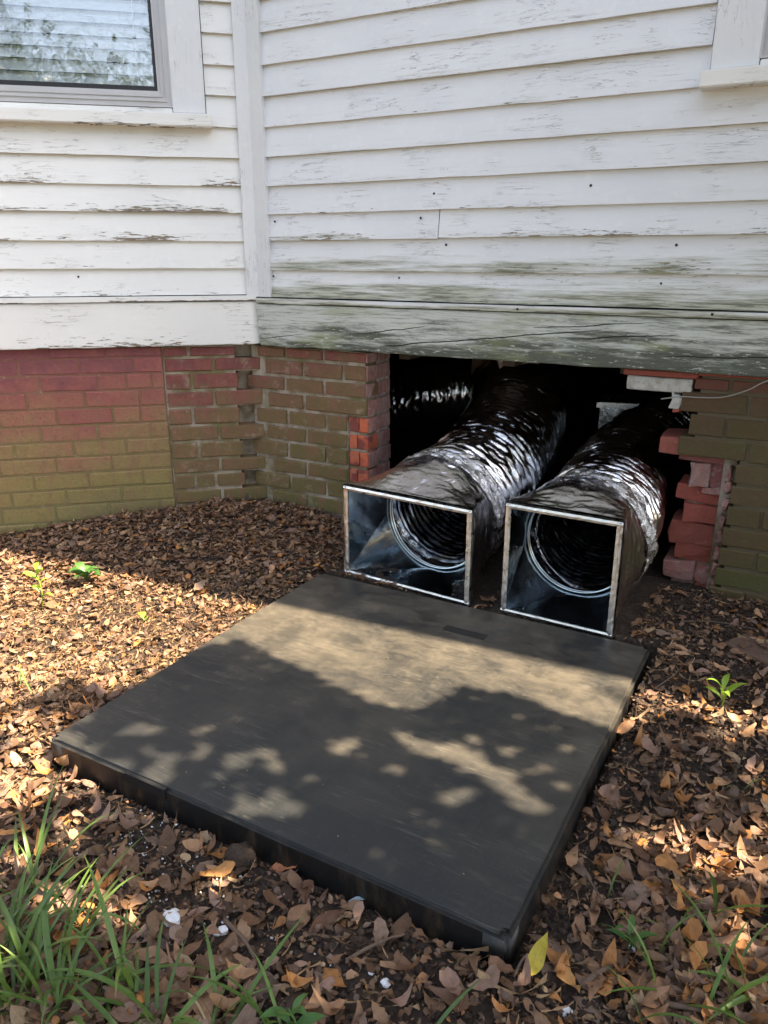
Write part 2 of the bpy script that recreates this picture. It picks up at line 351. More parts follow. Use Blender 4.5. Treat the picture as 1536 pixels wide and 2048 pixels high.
def m_jacket():
    t = T('silver_black_duct_jacket'); u = t.att('u'); v = t.att('v')
    vec = t.comb(t.ma('MULTIPLY', u, 40.), t.ma('MULTIPLY', v, 2.6), 0.)
    vec2 = t.comb(t.ma('MULTIPLY', u, 80.), t.ma('MULTIPLY', v, 9.), 0.)
    a = t.noise(vec, 1., 5, .6, 1.3); b = t.noise(vec2, 1., 4, .65, 1.2)
    rid = t.ma('ABSOLUTE', t.ma('SUBTRACT', a, .5))
    h = t.ma('ADD', t.ma('MULTIPLY', rid, -1.), t.ma('MULTIPLY', b, .16))
    return t.set(Base_Color=(.80, .80, .82), Metallic=1., Roughness=.08, Normal=t.bump(h, .55, .007))
M['jacket'] = m_jacket()
def m_core():
    t = T('black_duct_liner'); u = t.att('u'); v = t.att('v')
    vec = t.comb(t.ma('MULTIPLY', u, 60.), t.ma('MULTIPLY', v, 16.), 0.)
    a = t.noise(vec, 1., 5, .65, 1.5); rid = t.ma('ABSOLUTE', t.ma('SUBTRACT', a, .5))
    return t.set(Base_Color=(.30, .30, .32), Metallic=1., Roughness=.18, Normal=t.bump(rid, -1., .022))
M['core'] = m_core()
def m_galv():
    t = T('galvanised_sheet'); o = t.obj(); c = t.mix(t.noise(o, 7., 3), (.60, .67, .72), (.46, .53, .58))
    return t.set(Base_Color=c, Metallic=1., Roughness=t.mr(t.noise(o, 14., 4, .6, 1.), .3, .7, .10, .24), Normal=t.bump(t.noise(o, 5., 3, .5, 1.), .25, .02))
M['galv'] = m_galv()
M['rim'] = plain('bright_collar_steel', (.62, .68, .70), .18, 1.)

# ------------------------------------------------------------------ geometry frames
CX, CY = -.49, 3.02
AL, AR = R(12.5), R(-28.2)
def wall_pt(w, x, d=0., z=0.):
    a = AL if w == 'L' else AR
    return Vector((CX + math.cos(a) * x + math.sin(a) * d, CY + math.sin(a) * x - math.cos(a) * d, z))
PADC = Vector((-.009, 1.646)); PADA = R(-29.4); E1 = Vector((math.cos(PADA), math.sin(PADA))); E2 = Vector((-E1.y, E1.x)); PH = .535
def sstep(x, a, b):
    t = min(1, max(0, (x - a) / (b - a))); return t * t * (3 - 2 * t)
def pad_uv(x, y):
    dx, dy = x - PADC.x, y - PADC.y; return dx * E1.x + dy * E1.y, dx * E2.x + dy * E2.y
def ground_z(x, y):
    u, v = pad_uv(x, y)
    h = -.064 + .058 * sstep(v, -.2, .62)
    d2 = (x - CX) ** 2 + (y - CY + .12) ** 2
    h += .055 * math.exp(-d2 / .20) + .03 * math.exp(-((x + .95) ** 2 + (y - 2.75) ** 2) / .10)
    h += .016 * n3(x, y, 0, 4.) + .007 * n3(x, y, 3, 17.)
    if v < -.45: h += .012 * sstep(-v, .5, .8)
    h = max(h, -.082)
    if max(abs(u), abs(v)) < PH + .012: h = min(h, -.070)
    elif abs(u) < PH + .03 and v < PH: h = min(h, -.02)
    if math.hypot(x, y - 1.6) > 3: h = -.06 + (h + .06) * max(0, 1 - (math.hypot(x, y - 1.6) - 3) / .6)
    return h

# ------------------------------------------------------------------ ground
def grid_ground():
    xs = np.concatenate([np.linspace(-3.6, -1.7, 40, endpoint=False), np.linspace(-1.7, 1.9, 250), np.linspace(1.9, 3.6, 36)[1:]])
    ys = np.concatenate([np.linspace(-1.6, .45, 40, endpoint=False), np.linspace(.45, 3.2, 210), np.linspace(3.2, 5.2, 40)[1:]])
    nx, ny = len(xs), len(ys)
    V = []
    for y in ys:
        for x in xs:
            V.append((x, y, ground_z(x, y) + .005 * n3(x, y, 9, 60.)))
    F = [(j * nx + i, j * nx + i + 1, (j + 1) * nx + i + 1, (j + 1) * nx + i) for j in range(ny - 1) for i in range(nx - 1)]
    return pymesh(V, F, True)
tag(link('ground', grid_ground(), M['soil']), kind='structure')
bm = bmesh.new(); bmesh.ops.create_circle(bm, cap_ends=True, segments=64, radius=600); me = bpy.data.meshes.new('lawn'); bm.to_mesh(me); bm.free()
tag(link('lawn', me, M['lawn'], loc=(0, 0, -.085)), kind='structure')

# ------------------------------------------------------------------ the house
house = tag(empty('house', (CX, CY, 0)), 'old white clapboard house with peeling paint on a painted brick foundation', 'house')
ANG = {'L': AL, 'R': AR}
def hpart(name, me, mat, w, parent=None, label=None, peel=None):
    o = link(name, me, mat, parent or house, None, ANG[w] if (parent is None or parent is house) else 0)
    if label: o['label'] = label
    o['peel'] = .5 if peel is None else peel
    return o
def board_mesh(x0, x1, z0, z1, yb=-.021, yt=-.006, thick=.012, seed=0, wav=.0016, stain=None, ragged=.0):
    """one clapboard: its lower edge stands proud, its top tucks under the next"""
    n = max(2, int((x1 - x0) / .03)); V = []; F = []; E = []; ST = []
    tilt = random.uniform(-.0015, .0015)
    rows = [0, .12, .45, 1.]
    for i in range(n + 1):
        x = x0 + (x1 - x0) * i / n
        wz = wav * n3(x, seed, 0, 5.) + wav * .5 * n3(x, seed, 4, 21.)
        wy = .0022 * n3(x, seed, 8, 2.2)
        if ragged: wz += ragged * max(0, n3(x, seed, 2, 26.) - .1)
        for t in rows:
            z = z0 + wz * (1 - t) + (z1 - z0) * t; y = yb + (yt - yb) * t + wy * (1 - t) + tilt
            V.append((x, y, z)); E.append(t); ST.append(stain(x, z) if stain else 0.)
        V.append((x, yb + thick + wy + tilt, z0 + wz)); E.append(0.); ST.append(0.)
    k = len(rows) + 1
    for i in range(n):
        a = i * k; b = a + k
        for j in range(len(rows) - 1): F.append((a + j, b + j, b + j + 1, a + j + 1))
        F.append((a + k - 1, b + k - 1, b, a))
    for a in (0, n * k):
        q = tuple(a + j for j in range(k)); F.append(q if a else q[::-1])
    me = pymesh(V, F)
    for nm, dat in (('edge', E), ('stain', ST)):
        at = me.attributes.new(nm, 'FLOAT', 'POINT'); at.data.foreach_set('value', dat)
    return me
def trim_mesh(x0, x1, y0, y1, z0, z1, bev=.002, slant=0., cuts=0, jit=0., attr_h=None):
    bm = bmesh.new(); v, f = box_vf(x0, x1, y0, y1, z0, z1)
    if slant: v = [(p[0] + (slant if (p[0] == x0 and p[2] == z0) else 0), p[1], p[2]) for p in v]
    bv = [bm.verts.new(p) for p in v]
    for q in f: bm.faces.new([bv[i] for i in q])
    if bev: bmesh.ops.bevel(bm, geom=bm.edges[:], offset=bev, segments=2, affect='EDGES')
    L = max(x1 - x0, z1 - z0)
    if x1 - x0 > z1 - z0: 
        for k in range(1, int(L / .05)):
            bmesh.ops.bisect_plane(bm, geom=bm.verts[:] + bm.edges[:] + bm.faces[:], plane_co=(x0 + k * .05, 0, 0), plane_no=(1, 0, 0))
        for w in bm.verts:
            if w.co.z < z0 + .004: w.co.z += jit * n3(w.co.x, z0, 1, 9.) + jit * .6 * n3(w.co.x, z0, 5, 31.)
            w.co.y += .0015 * n3(w.co.x, z0, 7, 3.)
    me = bpy.data.meshes.new('t'); bm.to_mesh(me); bm.free()
    at = me.attributes.new('edge', 'FLOAT', 'POINT'); at.data.foreach_set('value', [(q.co.z - z0) / (z1 - z0) for q in me.vertices])
    return me

ZL = [.864, .958, 1.052, 1.149, 1.238, 1.330, 1.429, 1.528, 1.622, 1.718, 1.810]
ZR = [.857, .951, 1.054, 1.142, 1.236, 1.330, 1.425, 1.522, 1.616, 1.713]
while ZL[-1] < 2.95: ZL.append(ZL[-1] + .0955)
while ZR[-1] < 2.95: ZR.append(ZR[-1] + .0955)
peelL = {0: .55, 1: .25, 2: 1.2, 3: 1.3, 4: 1.0, 5: .1, 6: .2}
stainL = lambda x, z: max(0, 1 - abs(x + .25) / .22) * max(0, (z - 1.37) / .06) if z < 1.44 else 0
for i in range(len(ZL) - 1):
    z0, z1 = ZL[i], ZL[i + 1] + .012
    def bl(a, b, **k): hpart('clapboard', board_mesh(a, b, z0, z1, seed=i * 7 + a, **k), M['paint'], 'L', peel=peelL.get(i, .25))
    if i < 6: bl(-3.6, -.027, stain=stainL if i == 5 else None)
    elif z0 < 2.62:
        bl(-.134, -.026); bl(-3.6, -1.42)
    else: bl(-3.6, -.027)
stainR = lambda x, z: sstep(x, 1.50, 1.56) * sstep(z, 1.34, 1.42) if z < 1.43 else 0
peelR = {0: .35, 1: 1.5, 2: .9, 3: .35, 4: .25, 5: .15}
for i in range(len(ZR) - 1):
    z0, z1 = ZR[i], ZR[i + 1] + .012
    def br(a, b, dz=0, **k): hpart('clapboard', board_mesh(a, b, z0 + dz, z1, seed=i * 5 + 100 + a, **k), M['paint_green'], 'R', peel=peelR.get(i, .12))
    if i == 2: br(.083, .763); br(.766, 4.8, .003, ragged=-.004)
    elif i < 6: br(.083, 4.8, stain=stainR if i == 5 else None)
    elif z0 < 2.62: br(.083, 1.534); br(2.72, 4.8)
    else: br(.083, 4.8)
# corner post at the inside corner, both painted faces
pl = [wall_pt('L', -.031, -.002), wall_pt('L', -.030, .032), wall_pt('L', .014, .036), wall_pt('R', .094, .030), wall_pt('R', .094, -.002)]
V = []; F = []; zs = np.linspace(.856, 3.05, 60)
for z in zs:
    for q in pl: V.append((q.x - CX + .0012 * n3(z, q.x, 1, 6.), q.y - CY, z))
for k in range(len(zs) - 1):
    for j in range(5): F.append((k * 5 + j, k * 5 + (j + 1) % 5, k * 5 + 5 + (j + 1) % 5, k * 5 + 5 + j))
F.append((4, 3, 2, 1, 0)); me = pymesh(V, F)
at = me.attributes.new('edge', 'FLOAT', 'POINT'); at.data.foreach_set('value', [min(1, (v.co.z - .856) * 1.3) for v in me.vertices])
po = link('corner_post', me, M['paint_v'], house); po['peel'] = .15
# drip strips and skirt boards
hpart('drip_strip', trim_mesh(-3.6, .004, -.034, 0, .842, .8605, .0015, jit=.0015), M['frieze'], 'L', peel=2.2)
hpart('drip_strip', trim_mesh(.030, 4.8, -.034, 0, .8335, .852, .0015, jit=.0015), M['paint_green'], 'R', label='narrow algae-stained strip above the beam', peel=1.2)
hpart('skirt_board', trim_mesh(-3.6, .012, -.026, 0, .681, .839, .003, jit=.002), M['frieze'], 'L', label='flaking white skirt board', peel=.9)
hpart('skirt_board', trim_mesh(.022, 4.8, -.030, .004, .6785, .8305, .003, slant=.016, jit=.004), M['beam'], 'R', label='grey-green mossy cracked skirt board', peel=0)
# nails
nm = bpy.data.meshes.new('nail'); bm = bmesh.new(); bmesh.ops.create_cone(bm, cap_ends=True, segments=8, radius1=.0042, radius2=.003, depth=.003, matrix=Matrix.Rotation(R(90), 4, 'X')); bm.to_mesh(nm); bm.free(); nm.materials.append(M['nail'])
for w, x, z, y in [('R', .745, 1.190, -.015), ('R', 1.245, 1.195, -.015), ('R', .70, 1.118, -.018), ('R', .79, 1.035, -.012), ('R', .62, .93, -.012), ('R', .10, .93, -.012), ('R', 1.47, .925, -.012), ('R', 1.50, 1.03, -.013), ('R', .12, 1.118, -.018), ('R', 1.62, .845, -.0355), ('R', 1.05, .842, -.0355), ('L', -.62, .93, -.013)]:
    hpart('nail', nm, None, w).location = Matrix.Rotation(ANG[w], 3, 'Z') @ Vector((x, y, z))

# wall sheathing behind the boards, floor, roof, rear walls
def sheath(w, lst): hpart('sheathing_and_dark_backing', boxes(lst), M['dark'], w)
sheath('L', [(-3.6, -1.30, .003, .10, .70, 3.08), (-.246, .06, .003, .10, .70, 3.08), (-1.30, -.246, .003, .10, .70, 1.46), (-1.30, -.246, .003, .10, 2.62, 3.08), (-1.30, -.246, .12, .13, 1.40, 2.7)])  # last box: near-black sheet standing in for the unlit room
sheath('R', [(.03, 1.655, .006, .10, .70, 3.08), (2.60, 4.8, .006, .10, .70, 3.08), (1.655, 2.60, .006, .10, .70, 1.45), (1.655, 2.60, .006, .10, 2.62, 3.08), (1.655, 2.60, .12, .13, 1.40, 2.7)])  # last box again a dark sheet in place of a shaded room
def rel(v): return (v.x - CX, v.y - CY)
fp = [rel(wall_pt('L', -3.6)), rel(wall_pt('L', 0)), rel(wall_pt('R', 4.8)), (5.2, 5.5), (-3.2, 5.5)]
def prism(poly, z0, z1):
    n = len(poly); V = [(x, y, z0) for x, y in poly] + [(x, y, z1) for x, y in poly]
    bm = bmesh.new(); bv = [bm.verts.new(v) for v in V]
    bm.faces.new(bv[:n][::-1]); bm.faces.new(bv[n:])
    for i in range(n): bm.faces.new((bv[i], bv[(i + 1) % n], bv[n + (i + 1) % n], bv[n + i]))
    bmesh.ops.triangulate(bm, faces=[f for f in bm.faces if len(f.verts) > 4])
    me = bpy.data.meshes.new('p'); bm.to_mesh(me); bm.free(); return me
fl = [rel(wall_pt('L', -3.6, -.005)), rel(wall_pt('L', .0, -.008)), rel(wall_pt('R', 4.8, -.008)), (5.2, 5.5), (-3.2, 5.5)]
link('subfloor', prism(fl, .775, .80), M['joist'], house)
ov = .30
rp = [rel(wall_pt('L', -3.9, .46)), rel(wall_pt('L', -.15, .40)), rel(wall_pt('R', 5.1, .14)), (5.6, 5.9), (-3.6, 5.9)]  # unseen eaves, lengthened and tapered to set the shadow edge on the ground
me = prism(rp, 3.08, 3.10); rf = link('roof', me, M['paint_v'], house)
bm = bmesh.new(); bv = [bm.verts.new((x, y, 3.102)) for x, y in rp]; ap = bm.verts.new((.8, 3.2, 4.4))
for i in range(5): bm.faces.new((bv[i], bv[(i + 1) % 5], ap))
me = bpy.data.meshes.new('rs'); bm.to_mesh(me); bm.free(); link('shingle_slope', me, plain('roof_shingle', (.09, .085, .08), .9, 0, 15), rf)
rw = []
for a, b in ((2, 3), (3, 4), (4, 0)):
    p, q = Vector(fp[a]), Vector(fp[b]); d = (q - p).normalized(); nrm = Vector((-d.y, d.x)) * .1
    rw.append(((p.x, p.y), (q.x, q.y), (q.x + nrm.x, q.y + nrm.y), (p.x + nrm.x, p.y + nrm.y)))
V = []; F = []
for q in rw:
    b0 = len(V); V += [(x, y, -.1) for x, y in q] + [(x, y, 3.079) for x, y in q]
    for i in range(4): F.append((b0 + i, b0 + (i + 1) % 4, b0 + 4 + (i + 1) % 4, b0 + 4 + i))
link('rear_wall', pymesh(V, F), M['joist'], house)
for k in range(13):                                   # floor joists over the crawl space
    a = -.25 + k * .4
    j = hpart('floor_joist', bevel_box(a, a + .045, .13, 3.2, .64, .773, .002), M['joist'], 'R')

# ------------------------------------------------------------------ windows
def window(w, xc0, xf0, zb, xf1, xc1, ztop, side, label):
    """xc* casing edges, xf* frame edges (local wall x), built with parts as sub-parts of the window"""
    win = link('window', None, None, house, None, ANG[w]); win['label'] = label
    P = lambda n, me, mt, pe=.3: (lambda o: (o.__setitem__('peel', pe), o)[1])(link(n, me, M[mt], win))
    for a, b in ((xc0, xf0), (xf1, xc1)): P('casing', trim_mesh(a, b, -.031, .004, zb + .002, ztop, .002), 'paint_v', .35)
    P('casing', trim_mesh(xc0 - .01, xc1 + .01, -.034, .004, ztop + .002, ztop + .11, .002), 'paint')
    P('sill', trim_mesh(xc0 - .020, xc1 + .020, -.056, .02, zb - .042, zb - .001, .003, jit=.0015), 'paint', .5 if w == 'L' else 1.4)
    P('sub_sill', trim_mesh(xf0 + .002, xf1 - .002, -.030, .03, zb + .0, zb + .016, .002, jit=.002), 'paint', 2.)
    # stepped aluminium storm frame
    steps = [(.000, .004, -.030, .03), (.004, .017, -.024, .03), (.017, .020, -.028, .03), (.020, .032, -.018, .03), (.032, .035, -.022, .03), (.035, .046, -.010, .03)]
    for a, b, y0, y1 in steps:
        lst = []
        for (p0, p1, q0, q1) in ((xf0 + a, xf0 + b, zb + .018 + a, ztop - a), (xf1 - b, xf1 - a, zb + .018 + a, ztop - a), (xf0 + b, xf1 - b, zb + .018 + a, zb + .018 + b + .006 * (a > .01)), (xf0 + b, xf1 - b, ztop - b, ztop - a)):
            lst.append((p0, p1, y0, y1, q0, q1))
        P('storm_frame', boxes(lst), 'alu')
    g0, g1, gz0, gz1 = xf0 + .047, xf1 - .047, zb + .071, ztop - .047
    P('gasket', boxes([(g0, g0 + .009, -.006, .025, gz0, gz1), (g1 - .009, g1, -.006, .025, gz0, gz1), (g0 + .009, g1 - .009, -.006, .025, gz0, gz0 + .014), (g0 + .009, g1 - .009, -.006, .025, gz1 - .012, gz1)]), 'gasket')
    P('pane', pymesh([(g0 + .005, .004, gz0 + .005), (g1 - .005, .004, gz0 + .005), (g1 - .005, .004, gz1 - .005), (g0 + .005, .004, gz1 - .005)], [(0, 1, 2, 3)]), 'glass')
    # blind slats, closed, each one curved
    SV = []; SF = []; x0, x1 = g0 + .012, g1 - .012
    for k, (y, z) in enumerate([(-.006, .0), (.000, .012), (.010, .026), (.020, .039)]): SV += [(x0, .024 + y, z), (x1, .024 + y, z)]
    for k in range(3): SF.append((2 * k, 2 * k + 1, 2 * k + 3, 2 * k + 2))
    sm = smooth(pymesh(SV, SF)); sm.materials.append(M['blind']); z = gz0 + .012
    while z < gz1 - .03:
        o = link('blind_slat', sm, None, win, (0, random.uniform(-.001, .001), z)); z += .0375
    for xx in (x0 + .14, x1 - .05): P('blind_cord', boxes([(xx, xx + .0016, .0125, .014, gz0 + .01, gz1 - .02)]), 'blind')
window('L', -1.40, -1.29, 1.465, -.246, -.1365, 2.62, 0, 'window with closed white blinds behind wavy glass')
window('R', 1.537, 1.653, 1.458, 2.60, 2.715, 2.62, 1, 'window of which only the lower corner shows')

# ------------------------------------------------------------------ brick foundation
brick_vars = []
for k in range(8):
    random.seed(50 + k); brick_vars.append(bevel_box(-.5, .5, 0, 1, 0, 1, 0, 1, 0))
def unit_brick(k):
    random.seed(300 + k); bm = bmesh.new(); v, f = box_vf(-.095, .095, 0, .093, 0, .056)
    bv = [bm.verts.new(p) for p in v]
    for q in f: bm.faces.new([bv[i] for i in q])
    bmesh.ops.bevel(bm, geom=bm.edges[:], offset=.0032, segments=1, affect='EDGES')
    for w in bm.verts: w.co += Vector((random.uniform(-.0026, .0026), random.uniform(-.0012, .0012), random.uniform(-.0019, .0019)))
    me = bpy.data.meshes.new('brick'); bm.to_mesh(me); bm.free(); return me
UB = {}
def brick(parent, x0, x1, z0, z1, y0=0., mat='b_left', depth=.093, var=None):
    k = random.randrange(7) if var is None else var
    key = (k, mat)
    if key not in UB:
        st = random.getstate(); UB[key] = unit_brick(k); random.setstate(st); UB[key].materials.append(M[mat])
    o = link('brick', UB[key], None, parent, ((x0 + x1) / 2, y0 + random.uniform(-.0012, .0012), z0))
    o.scale = ((x1 - x0) / .19, depth / .093, (z1 - z0) / .056)
    o.rotation_euler = (random.uniform(-.006, .006), random.uniform(-.006, .006), 0)
    return o
def broken(parent, x0, x1, z0, z1, y0, y1, mat, jit=.006, seed=0):
    random.seed(900 + seed); me = bevel_box(x0, x1, y0, y1, z0, z1, .003, 1, jit, 1)
    return link('brick', me, M[mat], parent)
def course(parent, x0, x1, z0, z1, joints, mat, y0=0., g=.0085):
    xs = [x0] + [j for j in sorted(joints) if x0 + .03 < j < x1 - .03] + [x1]
    for i in range(len(xs) - 1):
        a = xs[i] + (g / 2 if i else 0); b = xs[i + 1] - (g / 2 if i < len(xs) - 2 else 0)
        brick(parent, a, b, z0, z1, y0, mat)
def fwall(w, lst, mo, label):
    o = hpart('foundation_wall', boxes(lst), M[mo], w, label=label); return o
random.seed(21)
# left, painted section up to the straight vertical joint
F1 = fwall('L', [(-1.45, -.3575, .0025, .09, -.15, .679)], 'mo_left', 'brick foundation painted red above and olive below')
b1 = [.679, .641, .580, .519, .455, .392, .330, .269, .205, .141, .078, .013, -.05, -.11]
offs = [.0, .10, .04, .09, .0, .06, .16, .02, .11, .0, .05, .13, .0]
for i in range(len(b1) - 1):
    e = -.361 + (.641 - b1[i]) * .004
    js = [e - offs[i] - k * .2 + random.uniform(-.006, .006) for k in range(7)]
    if i in (2, 4): js += [js[1] + .1]
    course(F1, -1.44, e, b1[i + 1] + .0035, b1[i] - .0035, js, 'b_left', 0., .007)
# left, newer section with toothed end
F2 = fwall('L', [(-.3565, -.088, .006, .095, -.15, .676), (-.087, .03, .055, .095, -.15, .676)], 'mo_mid', 'brick foundation with a toothed end at the corner')
b2 = [.677, .634, .577, .508, .442, .371, .305, .236, .175, .111, .050, -.012, -.07]
e2 = [-.086, .010, -.079, .012, -.082, .012, -.075, .012, -.075, .016, -.08, .01]
j2 = [[-.26], [-.17], [-.255], [-.175], [-.262], [-.165], [-.248], [-.168], [-.27, -.19], [-.17], [-.26], [-.17]]
for i in range(len(b2) - 1):
    course(F2, -.350, e2[i], b2[i + 1] + .006, b2[i] - .006, j2[i], 'b_mid', 0., .012)
    if e2[i] > 0: link('mortar_bed', boxes([(-.088, e2[i] - .012, .008, .085, b2[i + 1] + .001, b2[i + 1] + .0055)]), M['mo_mid'], F2)
# middle section, corner to opening
F3 = fwall('R', [(-.035, .398, .0075, .088, -.15, .672), (.398, .476, .006, .088, .437, .672), (.398, .476, .016, .088, -.15, .437)], 'mo_mid', 'brick pier left of the crawl space opening')
F3c = link('mortar_core', boxes([(.10, .478, .089, .188, -.15, .672)]), M['mo_jamb'], F3)
b3 = [.675, .628, .563, .502, .436, .370, .306, .238, .173, .104, .036, -.030, -.09]
j3 = [[.13, .30], [.208, .385], [.122, .300], [.208], [.129, .306], [.214], [.126, .306], [.211], [.13, .30], [.21], [.12, .30], [.21]]
s3 = [.0, .035, -.055, .042, -.02, .030, -.045, .058, -.04, .040, -.03, .04]
for i in range(len(b3) - 1):
    e = .482 if b3[i] > .45 else .396
    course(F3, s3[i], e, b3[i + 1] + .0065, b3[i] - .0065, j3[i], 'b_mid', 0., .013)
    if s3[i] < 0: link('mortar_bed', boxes([(s3[i] + .01, .045, .008, .085, b3[i + 1] - .005, b3[i + 1] + .006)]), M['mo_mid'], F3)
    if e < .45:
        brick(F3, .404, .437 if i % 2 else .445, b3[i + 1] + .006, b3[i] - .006, .009, 'b_raw', .08)
        brick(F3, .441 if i % 2 else .449, .484, b3[i + 1] + .006, b3[i] - .006, .006, 'b_raw', .08)
    o = brick(F3, .40, .484 + random.uniform(-.003, .004), b3[i + 1] + .006, b3[i] - .006, .096 if i % 2 else .101, 'b_jamb', .086)
    brick(F3, .455, .4845 + random.uniform(-.002, .003), b3[i + 1] + .006, b3[i] - .006, .012 if i > 2 else .002, 'b_jamb', .082 if i % 2 else .075)
# right of the opening
F4 = fwall('R', [(1.745, 4.8, .004, .09, -.2, .676), (1.612, 1.745, .0045, .09, .432, .672)], 'mo_right', 'olive brick foundation right of the broken opening')
b4 = [.665, .624, .556, .488, .422, .355, .289, .222, .155, .089, .024, -.041, -.105]
s4 = [1.594, 1.562, 1.593, 1.570, 1.736, 1.731, 1.731, 1.728, 1.727, 1.722, 1.712, 1.71]
for i in range(len(b4) - 1):
    js = [s4[i] + (.19 if i % 2 else .10) + k * .2 + random.uniform(-.006, .006) for k in range(14)]
    js = [j for j in js if j < 2.5]
    course(F4, s4[i], 2.42, b4[i + 1] + .0045, b4[i] - .0045, js, 'b_right', 0., .008)
broken(F4, 1.385, 1.60, .656, .674, .004, .09, 'b_red', .001, 1)
broken(F4, 1.600, 2.42, .667, .676, .002, .09, 'b_red', .001, 12)
broken(F4, 1.398, 1.588, .6135, .6545, .003, .085, 'b_whitewash', .0015, 2)
broken(F4, 1.530, 1.560, .565, .612, .006, .085, 'b_whitewash', .005, 3)
broken(F4, 1.536, 1.560, .553, .575, .010, .085, 'b_red', .003, 4)
broken(F4, 1.512, 1.600, .424, .474, .012, .16, 'b_red', .0025, 5)
broken(F4, 1.570, 1.732, .398, .421, .05, .13, 'b_maroon', .004, 6)
IN = [(1.605, 1.662, .318, .392, 'b_dusty'), (1.664, 1.728, .316, .394, 'b_maroon'), (1.574, 1.700, .266, .312, 'b_red'), (1.596, 1.702, .200, .257, 'b_red'), (1.568, 1.698, .125, .194, 'b_red'), (1.584, 1.700, .067, .119, 'b_red'), (1.562, 1.652, .003, .061, 'b_dusty'), (1.660, 1.706, .002, .060, 'b_dusty'), (1.590, 1.652, -.055, -.004, 'b_dusty'), (1.658, 1.708, -.055, -.005, 'b_red')]
for k, (a, b, c, d, mt) in enumerate(IN):
    broken(F4, a, b + .006, c - .003, d + .003, .060 + .009 * (k % 3), .20, mt, .0055, 20 + k)
link('mortar_core', boxes([(1.606, 1.735, .084, .19, -.12, .40), (1.700, 1.744, .05, .10, -.12, .42), (1.60, 1.71, .086, .108, .260, .266)]), M['mo_mid'], F4)
broken(F4, 1.650, 1.735, .296, .316, .055, .10, 'b_dusty', .006, 41)
for k in range(9):
    z = -.05 + k * .052; broken(F4, 1.712, 1.728, z, z + .035, .02, .08, 'b_dusty', .006, 50 + k)
random.seed(5)
# far runs of the foundation outside the picture
hpart('foundation_wall', boxes([(-3.6, -1.455, 0, .2, -.2, .675)]), M['b_left'], 'L', label='plain run of the painted foundation')

# ------------------------------------------------------------------ ducts
def frames(path, n):
    P = [Vector(p) for p in path]; pts = []
    P = [P[0] * 2 - P[1]] + P + [P[-1] * 2 - P[-2]]
    for i in range(1, len(P) - 2):
        for k in range(n):
            t = k / n; a, b, c, d = P[i - 1], P[i], P[i + 1], P[i + 2]
            pts.append(.5 * ((2 * b) + (c - a) * t + (2 * a - 5 * b + 4 * c - d) * t * t + (3 * b - a - 3 * c + d) * t ** 3))
    pts.append(P[-2]); return pts
def resample(pts, step):
    out = [pts[0]]; acc = 0; L = [0]
    for i in range(1, len(pts)): L.append(L[-1] + (pts[i] - pts[i - 1]).length)
    n = int(L[-1] / step); res = []; j = 0
    for k in range(n + 1):
        s = L[-1] * k / n
        while j < len(L) - 2 and L[j + 1] < s: j += 1
        t = (s - L[j]) / max(1e-9, L[j + 1] - L[j]); res.append((pts[j].lerp(pts[j + 1], t), s))
    return res
def tube(path, rad, step, na, prof, inner=False, seed=0):
    """sweep; prof(s, a, point) gives the radius; stores u (along) and v (around)"""
    rs = resample(frames(path, 40), step); V = []; F = []; U = []; VV = []; n = len(rs)
    for i, (p, s) in enumerate(rs):
        tn = (rs[min(n - 1, i + 3)][0] - rs[max(0, i - 3)][0]).normalized()
        sd = tn.cross(Vector((0, 0, 1))).normalized(); up = sd.cross(tn)
        for k in range(na):
            a = 2 * math.pi * k / na; r = prof(s, a) * rad
            V.append(p + sd * math.cos(a) * r + up * math.sin(a) * r); U.append(s); VV.append(a)
    for i in range(n - 1):
        for k in range(na):
            q = (i * na + k, i * na + (k + 1) % na, (i + 1) * na + (k + 1) % na, (i + 1) * na + k)
            F.append(q[::-1] if inner else q)
    me = pymesh(V, F, True)
    # seam-free coordinates for the wrinkles
    for nm, dat in (('u', U), ('v', [3. * math.cos(a) for a in VV])):
        at = me.attributes.new(nm, 'FLOAT', 'POINT'); at.data.foreach_set('value', dat)
    return me
def jacket_prof(seed, pitch=.036, amp=.086):
    def f(s, a):
        w = s + .010 * a / (2 * math.pi) + .009 * mn.noise(Vector((math.cos(a) * 1.2, math.sin(a) * 1.2, s * 6 + seed)))
        rib = abs(math.sin(math.pi * w / pitch)) ** .6
        big = mn.noise(Vector((math.cos(a) * 1.6, math.sin(a) * 1.6, s * 9 + seed)))
        ca, sa = math.cos(a) * 3.2, math.sin(a) * 3.2
        fold = abs(mn.noise(Vector((ca, sa, s * 32 + seed)))) ; fold2 = abs(mn.noise(Vector((ca * 2.3, sa * 2.3, s * 70 + seed * 2))))
        m = .75 + .9 * mn.noise(Vector((math.cos(a) * 1.1, math.sin(a) * 1.1, s * 7 + seed + 9)))
        return 1 + amp * max(.3, m) * (rib - .6) * .8 + .045 * big - .055 * fold - .014 * fold2
    return f
def core_prof(seed):
    def f(s, a):
        rib = abs(math.sin(math.pi * (s / .030)))
        return 1 - .045 * rib - .05 * abs(mn.noise(Vector((math.cos(a) * 5, math.sin(a) * 5, s * 40 + seed))))
    return f
def rectpt(th, W, H, cz):
    """point of the W x H rectangle (base at z=0) seen from its centre at angle th"""
    c, s = math.cos(th), math.sin(th); k = min((W / 2) / max(abs(c), 1e-6), (H / 2) / max(abs(s), 1e-6)); return c * k, H / 2 + s * k
